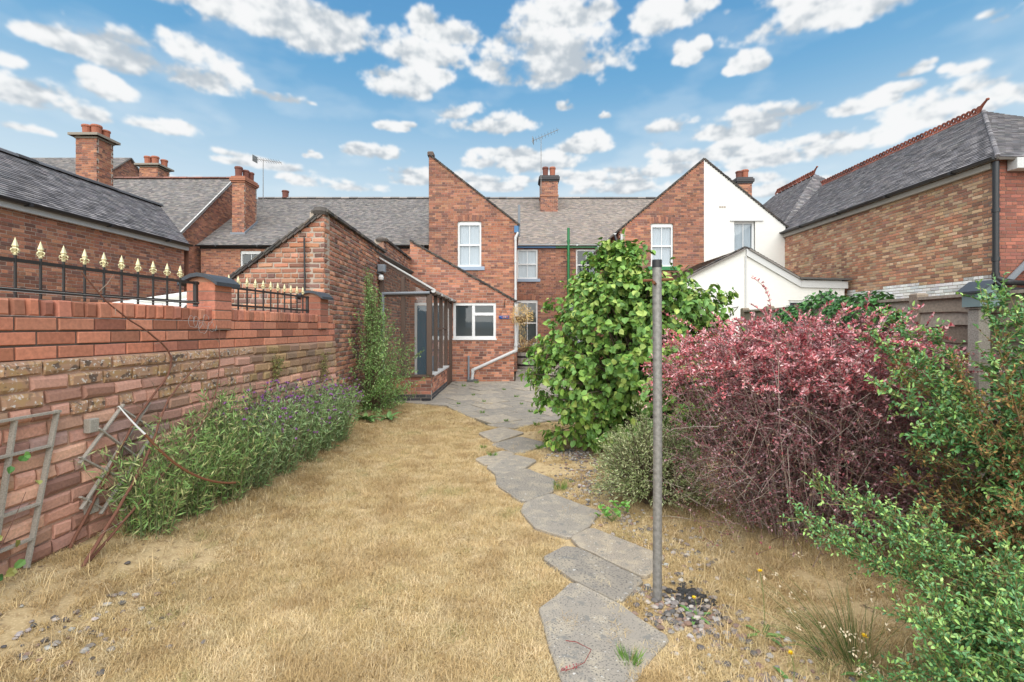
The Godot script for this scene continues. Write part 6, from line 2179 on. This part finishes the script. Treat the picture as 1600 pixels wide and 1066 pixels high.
func build_right_shrubs() -> void:
	var green := [Color(0.085, 0.23, 0.075), Color(0.12, 0.29, 0.10), Color(0.06, 0.17, 0.06), Color(0.16, 0.34, 0.13)]
	var tips := [Color(0.26, 0.44, 0.11), Color(0.2, 0.38, 0.10), Color(0.34, 0.48, 0.15)]
	var brown := [Color(0.20, 0.10, 0.045), Color(0.29, 0.155, 0.06), Color(0.14, 0.07, 0.035), Color(0.36, 0.22, 0.07)]
	# low spreading shrub
	var b := Vector3(2.35, 0.05, -2.05)
	var t := thing("evergreen_shrub", "low spreading evergreen shrub with small glossy leaves at lawn edge", "shrub", b)
	var st := MB.new()
	var lf := MB.new()
	for e in [[1.42, 0.66, 2.35], [1.55, 0.78, 2.4], [1.72, 0.74, 2.3], [1.62, 0.52, 2.25], [1.82, 0.6, 2.15], [1.38, 0.22, 1.85], [1.55, 0.3, 1.8], [1.6, 0.12, 1.7], [1.75, 0.42, 1.85], [1.9, 0.5, 1.8], [2.0, 0.32, 1.75], [1.85, 0.2, 1.65], [2.05, 0.62, 2.0], [1.7, 0.35, 2.05], [1.5, 0.05, 1.6], [1.95, 0.1, 1.6], [2.15, 0.45, 1.85], [2.2, 0.25, 1.8], [1.48, 0.6, 2.3], [1.65, 0.66, 2.25], [1.9, 0.7, 2.2], [2.0, 0.55, 1.9], [1.68, 0.2, 1.72], [1.78, 0.3, 1.7], [1.9, 0.38, 1.68], [1.45, 0.14, 1.75], [2.05, 0.2, 1.68], [1.62, 0.0, 1.55], [1.8, 0.08, 1.58], [2.1, 0.36, 1.75], [1.95, 0.28, 1.95], [2.2, 0.58, 1.95], [1.75, 0.12, 1.9], [2.25, 0.4, 2.1]]:
		spray(st, lf, b + Vector3(rf(-0.2, 0.1), rf(0, 0.2), rf(-0.1, 0.2)), Vector3(e[0], e[1], -e[2]), 0.12, green, tips, 0.021, 8, 0.115)
	for k in 16:
		var f := Vector3(rf(1.75, 2.2), 0.04, -rf(1.65, 2.0))
		spray(st, lf, f, f + Vector3(rf(-0.4, 0.05), rf(0.25, 0.5), rf(-0.1, 0.15)), 0.06, green, tips, 0.022, 8, 0.115)
	obj("branches", st, M.twig, t)
	obj("foliage", lf, M.leaf_gloss, t)
	# tall half withered shrub against the fence
	b = Vector3(2.85, 0.05, -2.55)
	t = thing("evergreen_shrub", "tall half withered evergreen shrub with brown patches against the fence", "shrub", b)
	st = MB.new()
	lf = MB.new()
	var bf := MB.new()
	for e in [[2.25, 1.52, 3.0], [2.4, 1.62, 3.0], [2.55, 1.55, 2.9], [2.15, 1.24, 2.75], [2.3, 1.36, 2.7], [2.75, 1.75, 2.8], [2.85, 1.66, 2.7], [2.95, 1.8, 2.9], [2.2, 1.0, 2.6], [2.6, 1.4, 2.6], [2.7, 1.2, 2.5], [2.6, 0.95, 2.45], [2.75, 1.5, 2.5], [2.5, 0.75, 2.4], [2.9, 1.0, 2.6], [2.35, 1.12, 2.55]]:
		spray(st, lf, b + Vector3(rf(-0.15, 0.1), rf(0.3, 0.8), rf(-0.2, 0.2)), Vector3(e[0], e[1], -e[2]), 0.1, green, tips, 0.032, 6, 0.14)
	for k in 60:
		var e := Vector3(rf(2.25, 3.0), rf(0.2, 1.5), -rf(2.25, 2.85))
		spray(st, bf, b + Vector3(rf(-0.15, 0.1), rf(0.1, 0.6), rf(-0.2, 0.2)), e, 0.1, brown + green.slice(0, 2), brown + green, 0.024, 4, 0.13)
	obj("branches", st, M.twig, t)
	obj("foliage", lf, M.leaf_gloss, t)
	var wf := obj("withered_foliage", bf, M.straw, t)
	wf.set_meta("label", "brown withered leaves")
	# ivy hump over the fence
	b = Vector3(3.2, 1.5, -4.7)
	t = thing("ivy_clump", "dense dark green ivy mound growing over top of fence", "ivy", b)
	st = MB.new()
	lf = MB.new()
	for k in 2600:
		var az := rf(0, TAU)
		var u := Vector3(rng.randfn() * 0.5, 0, 0)
		var zz := rf(-1, 1)
		var r := sqrt(1 - pow(absf(zz), 3.0))
		var an := rf(-0.5, 3.9)
		var c := Vector3(3.19, 1.66, -4.75 - zz * 0.82)
		var rad := 0.27 * r * (1 + 0.16 * sin(zz * 9) + 0.1 * sin(an * 4 + zz * 5)) * rf(0.82, 1.04)
		var n := Vector3(cos(an), sin(an) * 1.0, 0)
		var p := c + Vector3(n.x * rad, n.y * rad * 0.95, rf(-0.03, 0.03))
		if sin(an) < 0: p.y -= 0.16 * rng.randf()
		lf.leaf(p, (n * 0.35 + rdir() * 0.5 - UP * 0.7).normalized(), (n + UP * 0.5).normalized(), rf(0.035, 0.06), rf(0.035, 0.055), pick([Color(0.045, 0.14, 0.03), Color(0.07, 0.2, 0.045), Color(0.035, 0.1, 0.03), Color(0.10, 0.25, 0.06)], 0.2), 0.15)
	for k in 22:
		var z := rf(-0.7, 0.7)
		st.tube(bez(Vector3(3.14, 0.6, -4.75 - z * 0.5), Vector3(3.05, 1.2, -4.75 - z), Vector3(3.16, 1.75, -4.75 - z), 5), 0.008, 0.004, 4, Color(0.15, 0.11, 0.08))
	obj("stems", st, M.twig, t)
	obj("foliage", lf, M.leaf_gloss, t)
	# grey green dome
	b = Vector3(1.28, 0.0, -4.4)
	t = thing("dome_shrub", "small rounded grey green shrub with tiny pale leaves behind the steel post", "shrub", b)
	st = MB.new()
	lf = MB.new()
	for k in 620:
		var d := rdir()
		d.y = absf(d.y)
		var R := rf(0.82, 1.04) * (1.0 + 0.12 * sin(d.x * 7) * sin(d.z * 6))
		var e := b + Vector3(d.x * 0.58, 0.1 + d.y * 0.75, d.z * 0.48) * R
		var pts := bez(b + Vector3(d.x, 0, d.z) * 0.08, b.lerp(e, 0.55) + UP * 0.1, e, 6)
		st.tube(pts, 0.004, 0.0014, 3, Color(0.2, 0.15, 0.1))
		for w in 24:
			var s := rf(0.5, 1.0) * 6
			var p: Vector3 = (pts[int(s)] as Vector3).lerp(pts[mini(6, int(s) + 1)], s - int(s))
			lf.leaf(p + rdir() * 0.02, (d + rdir() * 0.9).normalized(), rdir(), rf(0.022, 0.04), rf(0.006, 0.011), pick([Color(0.28, 0.35, 0.14), Color(0.40, 0.45, 0.23), Color(0.19, 0.26, 0.09), Color(0.52, 0.54, 0.31)], 0.2), 0.1)
	obj("stems", st, M.twig, t)
	obj("foliage", lf, M.leaf, t)

func build_left_bed() -> void:
	var spots := [[-2.55, 3.4, 0.8, 0], [-2.5, 3.75, 0.95, 0], [-2.45, 4.1, 0.9, 0], [-2.42, 4.5, 0.95, 1], [-2.62, 4.3, 1.1, 0], [-2.38, 4.95, 0.9, 1], [-2.58, 4.9, 1.05, 1], [-2.36, 5.4, 0.9, 1], [-2.54, 5.5, 1.0, 1], [-2.34, 5.9, 0.9, 1], [-2.5, 6.1, 1.0, 1], [-2.34, 6.4, 0.85, 1], [-2.46, 6.7, 0.9, 1]]
	for s in spots:
		var b := Vector3(s[0], gy(s[0], s[1]), -s[1])
		var kn: bool = s[3] == 1
		var t := thing("flowering_plant", "grey green clump with purple thistle flowers along the wall" if kn else "tall green weedy clump with yellowing stems beside the broken trellis", "plant", b, "purple flowered clumps in the bed" if kn else "weedy clumps in the bed")
		var st := MB.new()
		var lf := MB.new()
		var fl := MB.new()
		var pal := [Color(0.20, 0.33, 0.12), Color(0.27, 0.40, 0.17), Color(0.14, 0.25, 0.08), Color(0.35, 0.46, 0.23)] if kn else [Color(0.19, 0.33, 0.09), Color(0.25, 0.40, 0.12), Color(0.14, 0.25, 0.065), Color(0.42, 0.44, 0.19)]
		for k in 105:
			var az := rf(0, TAU)
			var o := Vector3(cos(az), 0, sin(az))
			var h: float = s[2] * rf(0.45, 1.0) * 0.85
			var p := b + o * rf(0, 0.16)
			var e := p + o * rf(0.03, 0.3) + UP * h
			if e.x < -3.05 + 0.0667 * -e.z + 0.08: e.x = -3.05 + 0.0667 * -e.z + 0.08 + rf(0, 0.1)
			var pts := bez(p, p.lerp(e, 0.5) + UP * h * 0.12 - o * 0.03, e, 7)
			st.tube(pts, 0.003, 0.0012, 3, pick([Color(0.16, 0.2, 0.09), Color(0.3, 0.28, 0.14)], 0.2))
			for w in 22:
				var i := rng.randi_range(1, 7)
				var q: Vector3 = (pts[i - 1] as Vector3).lerp(pts[i], rng.randf())
				var ld := (rdir() + UP * 0.8 + o * 0.3).normalized()
				lf.leaf(q, ld, rdir(), rf(0.035, 0.085), rf(0.006, 0.012), pick(pal, 0.2), 0.1)
			if kn and rng.randf() < 0.75:
				fl.lathe(e, [[0.0, 0.0], [0.007, 0.004], [0.008, 0.012], [0.004, 0.018]], 6, Color(0.10, 0.085, 0.06))
				var bright := rng.randf() < 0.55
				for w in (12 if bright else 5):
					fl.leaf(e + UP * 0.014, (UP + rdir() * 0.9).normalized(), rdir(), 0.022 if bright else 0.012, 0.008, pick([Color(0.42, 0.13, 0.52), Color(0.33, 0.10, 0.42)], 0.2) if bright else Color(0.16, 0.09, 0.14), 0.0)
			elif not kn and rng.randf() < 0.2:
				for w in 6:
					fl.leaf(e, (UP * 0.4 + rdir()).normalized(), UP, 0.014, 0.008, pick([Color(0.55, 0.46, 0.25), Color(0.62, 0.55, 0.36)], 0.15), 0.0)
		obj("stems", st, M.twig, t)
		obj("leaves", lf, M.leaf, t)
		obj("flowers", fl, M.leaf, t)
	# climber on the outbuilding
	var b := Vector3(-2.58, 0.1, -8.6)
	var t := thing("climbing_shrub", "bushy light green climber growing up the outbuilding wall beside the porch", "shrub", b)
	var st := MB.new()
	var lf := MB.new()
	for k in 260:
		var h := 2.6 * pow(rng.randf(), 1.15)
		var R := envelope([[0.0, 0.5], [0.5, 0.78], [1.2, 0.72], [1.6, 0.5], [2.0, 0.22], [2.6, 0.07]], h)
		R *= rf(0.7, 1.25)
		var e := b + Vector3(rf(-0.1, 1.0) * R, h, rf(-1.2, 1.2) * R * 1.5)
		var pts := bez(b + Vector3(rf(-0.05, 0.1), 0, rf(-0.15, 0.15)), b.lerp(e, 0.5) + UP * h * 0.15, e, 8)
		st.tube(pts, 0.006, 0.002, 4, Color(0.2, 0.14, 0.09))
		for w in 60:
			var i := rng.randi_range(5, 8)
			var q: Vector3 = (pts[i - 1] as Vector3).lerp(pts[i], rng.randf()) + rdir() * rf(0, 0.07)
			if q.x < -2.75: q.x = -2.72
			lf.leaf(q, (rdir() + UP * 0.3).normalized(), rdir(), rf(0.025, 0.05), rf(0.012, 0.022), pick([Color(0.17, 0.32, 0.08), Color(0.24, 0.40, 0.11), Color(0.12, 0.23, 0.06), Color(0.34, 0.46, 0.18), Color(0.10, 0.2, 0.05)], 0.2), 0.15)
	obj("branches", st, M.twig, t)
	obj("foliage", lf, M.leaf, t)
	# broad leaved weed at its foot
	for e in [[-2.1, 8.15], [-2.35, 7.7]]:
		var at := Vector3(e[0], gy(e[0], e[1]), -e[1])
		t = thing("broad_leaved_weed", "low broad leaved weed at foot of the climber", "plant", at, "broad weeds under climber")
		for k in 14:
			var az := rf(0, TAU)
			var d := Vector3(cos(az), rf(0.25, 1.1), sin(az)).normalized()
			var m := MB.new()
			m.oval(at + d * 0.03, d, (UP - d * 0.3).normalized(), rf(0.16, 0.3), rf(0.07, 0.12), pick([Color(0.12, 0.25, 0.07), Color(0.18, 0.3, 0.1)], 0.2), 0.15, 0.35)
			obj("leaf", m, M.leaf, t)
	# dead climbing stems on the wall
	var ds := [[[wl(3.05, 0.06, 0.2), wl(3.5, 0.08, 0.9), wl(3.9, 0.05, 1.35), wl(3.35, 0.05, 1.75), wl(3.15, 0.04, 1.96)], 0.011], [[wl(2.9, 0.3, 0.16), wl(3.4, 0.25, 0.65), wl(3.75, 0.15, 1.05), wl(4.2, 0.08, 1.3)], 0.012], [[wl(2.95, 0.28, 0.16), wl(3.6, 0.3, 0.6), wl(4.2, 0.2, 1.0), wl(4.45, 0.06, 1.6)], 0.009]]
	var dv := thing("dead_climber", "bare brown climbing stems leaning over the boundary wall", "climber", wl(3.2, 0.2, 0.15))
	for e in ds:
		var m := MB.new()
		var c := Curve3D.new()
		for k in e[0].size():
			var tan: Vector3 = (e[0][mini(k + 1, e[0].size() - 1)] - e[0][maxi(k - 1, 0)]) * 0.18
			c.add_point(e[0][k], -tan, tan)
		var pts := []
		for k in 31:
			pts.append(c.sample_baked(c.get_baked_length() * k / 30.0) + Vector3(0, 0, 0.004 * sin(k * 1.9)))
		m.tube(pts, e[1], e[1] * 0.4, 6, Color(0.23, 0.10, 0.065))
		for k in range(4, 30, 2):
			var q: Vector3 = pts[k]
			var f := q + Vector3(rf(0, 0.05), rf(-0.05, 0.15), rf(-0.22, 0.22))
			m.tube([q, q.lerp(f, 0.5) + rdir() * 0.02, f], 0.0025, 0.001, 4, Color(0.45, 0.36, 0.28))
		obj("stem", m, M.twig, dv)
	var hook := thing("bent_rod", "bent rusty rod with white tip rising from the weedy bed", "rod", wl(3.3, 0.6, 0.2))
	var hm := MB.new()
	hm.tube(bez(wl(3.7, 0.72, 0.42), wl(3.35, 0.62, 0.5), wl(3.18, 0.45, 0.9), 12), 0.008, 0.009, 7, Color.WHITE, true)
	obj("rod", hm, M.rust, hook)
	var hw := MB.new()
	hw.tube(bez(wl(3.18, 0.45, 0.9), wl(3.14, 0.42, 0.96), wl(3.08, 0.36, 1.1), 6), 0.007, 0.004, 6, Color.WHITE, true)
	obj("white_tip", hw, M.upvc, hook)
	# bindweed on the square trellis
	t = thing("trellis_climber", "thin climber with green heart leaves on the square trellis", "climber", wl(2.4, 0.1, 0.2))
	st = MB.new()
	for k in 9:
		var a := wl(rf(2.1, 2.5), 0.1, 0.15)
		var e := wl(rf(2.2, 2.95), 0.1, rf(0.5, 1.2))
		st.tube(bez(a, a.lerp(e, 0.5) + Vector3(0.06, 0.1, 0), e, 8), 0.003, 0.0015, 4, Color(0.22, 0.11, 0.09))
	obj("stems", st, M.twig, t)
	for k in 60:
		var m := MB.new()
		var p := wl(rf(2.1, 2.75), rf(0.08, 0.2), rf(0.2, 1.0))
		m.oval(p, (rdir() - UP * 0.4 + Vector3(0.5, 0, 0.2)).normalized(), (Vector3(1, 0.6, 0.3) + rdir() * 0.4).normalized(), rf(0.035, 0.06), rf(0.03, 0.05), pick([Color(0.08, 0.22, 0.06), Color(0.14, 0.28, 0.06), Color(0.3, 0.3, 0.08)], 0.2), 0.15, 0.2)
		obj("leaf", m, M.leaf, t)
	# weeds growing out of the wall
	for e in [[5.4, 1.15, 0.35], [6.55, 1.05, 0.4]]:
		var at := wl(e[0], 0.05, e[1])
		t = thing("wall_weed", "dry olive weed rooted in the old brick joints", "plant", at, "weeds rooted in wall")
		var m := MB.new()
		var s2 := MB.new()
		for k in 26:
			var q := at + Vector3(rf(0, 0.06), rf(-0.3, 0.3) * e[2] * 2, rf(-0.14, 0.14))
			s2.tube([at, at.lerp(q, 0.5) + Vector3(0.02, 0, 0), q], 0.002, 0.001, 3, Color(0.25, 0.2, 0.1))
			for w in 12:
				m.leaf(at.lerp(q, rf(0.3, 1)) + rdir() * 0.03, rdir(), rdir(), rf(0.02, 0.04), 0.012, pick([Color(0.2, 0.2, 0.06), Color(0.14, 0.17, 0.05), Color(0.3, 0.24, 0.09)], 0.2), 0.1)
		obj("stems", s2, M.twig, t)
		obj("leaves", m, M.leaf, t)

func build_small_weeds() -> void:
	# little herb by the path, dandelions
	var at := Vector3(0.82, gy(0.82, 3.95), -3.95)
	var t := thing("leafy_weed", "small bright green weed beside the stepping path and gravel", "plant", at)
	var st := MB.new()
	for k in 16:
		var d := (rdir() * Vector3(1, 0.2, 1) + UP * rf(0.4, 1.4)).normalized()
		var e := at + d * rf(0.08, 0.2)
		st.tube([at, e], 0.002, 0.0012, 3, Color(0.2, 0.3, 0.08))
		for w in 4:
			var m := MB.new()
			m.oval(e, (rdir() + UP * 0.2).normalized(), UP, rf(0.03, 0.045), rf(0.028, 0.04), pick([Color(0.14, 0.34, 0.06), Color(0.2, 0.4, 0.09)], 0.15), 0.1, 0.1)
			obj("leaf", m, M.leaf, t)
	obj("stems", st, M.twig, t)
	for e in [[1.32, 2.52, 0.34], [1.26, 2.16, 0.16], [1.02, 2.68, 0.1], [1.62, 2.2, 0.2], [1.68, 2.06, 0.16]]:
		var p := Vector3(e[0], gy(e[0], e[1]), -e[1])
		t = thing("dandelion", "yellow dandelion flower on thin stalk near the evergreen shrub", "flower", p, "dandelions")
		var top := p + Vector3(rf(-0.02, 0.02), e[2], rf(-0.02, 0.02))
		var s := MB.new()
		s.tube(bez(p, p.lerp(top, 0.5) + Vector3(0.02, 0, 0.01), top, 5), 0.002, 0.0016, 5, Color(0.2, 0.28, 0.08))
		obj("stalk", s, M.twig, t)
		var f := MB.new()
		for k in 34:
			f.leaf(top, (UP * rf(0.1, 0.9) + rdir() * Vector3(1, 0, 1)).normalized(), UP, rf(0.012, 0.019), 0.005, pick([Color(0.85, 0.62, 0.01), Color(0.8, 0.52, 0.01)], 0.08), 0.0)
		obj("petals", f, M.leaf, t)
		for k in 6:
			var m := MB.new()
			var az := rf(0, TAU)
			m.oval(p, Vector3(cos(az), 0.4, sin(az)).normalized(), UP, rf(0.07, 0.14), 0.025, pick([Color(0.09, 0.2, 0.05), Color(0.13, 0.26, 0.06)], 0.2), 0.2, 0.3)
			obj("leaf", m, M.leaf, t)
	# rush like clump under the shrubs
	at = Vector3(1.62, gy(1.62, 2.3), -2.3)
	t = thing("rush_clump", "clump of thin arching green and dry stalks under the evergreen shrub", "plant", at)
	var m := MB.new()
	var sd := MB.new()
	for k in 170:
		var o := rdir() * Vector3(1, 0, 1)
		var p := at + o * rf(0, 0.18)
		var e := p + o * rf(0.05, 0.35) + UP * rf(0.1, 0.36) + Vector3(-0.12, 0, 0.02)
		var dry := rng.randf() < 0.45
		m.tube(bez(p, p.lerp(e, 0.5) + UP * 0.08, e, 4), 0.0016, 0.0007, 3, pick([Color(0.5, 0.4, 0.2), Color(0.42, 0.32, 0.15)] if dry else [Color(0.10, 0.17, 0.045), Color(0.15, 0.22, 0.06)], 0.15))
		if dry and k % 3 == 0:
			for w in 5:
				sd.leaf(e + rdir() * 0.012, rdir(), UP, 0.016, 0.009, Color(0.62, 0.52, 0.36), 0.0)
	obj("stalks", m, M.straw, t)
	obj("seed_heads", sd, M.straw, t)
	# fallen barberry twig on the slab
	t = thing("fallen_twig", "thin red twig lying on a grey paving slab", "twig", Vector3(0.33, 0.03, -2.2))
	var tw := MB.new()
	var pts := [Vector3(0.27, 0.028, -2.41), Vector3(0.32, 0.034, -2.39), Vector3(0.385, 0.036, -2.33), Vector3(0.34, 0.03, -2.25), Vector3(0.28, 0.03, -2.21), Vector3(0.22, 0.032, -2.19)]
	tw.tube(pts, 0.0022, 0.0014, 5, Color(0.28, 0.06, 0.05))
	obj("twig", tw, M.twig, t)
	var tl := MB.new()
	for k in 26:
		tl.leaf((pts[3] as Vector3).lerp(pts[5], rng.randf()), (rdir() + UP * 0.2).normalized(), UP, 0.014, 0.007, pick([Color(0.4, 0.07, 0.08), Color(0.28, 0.06, 0.07)], 0.2), 0.1)
	obj("twig_leaves", tl, M.leaf, t)

func build_plants() -> void:
	build_lawn_grass()
	build_pebbles()
	build_green_shrub()
	build_purple_shrub()
	build_right_shrubs()
	build_left_bed()
	build_small_weeds()
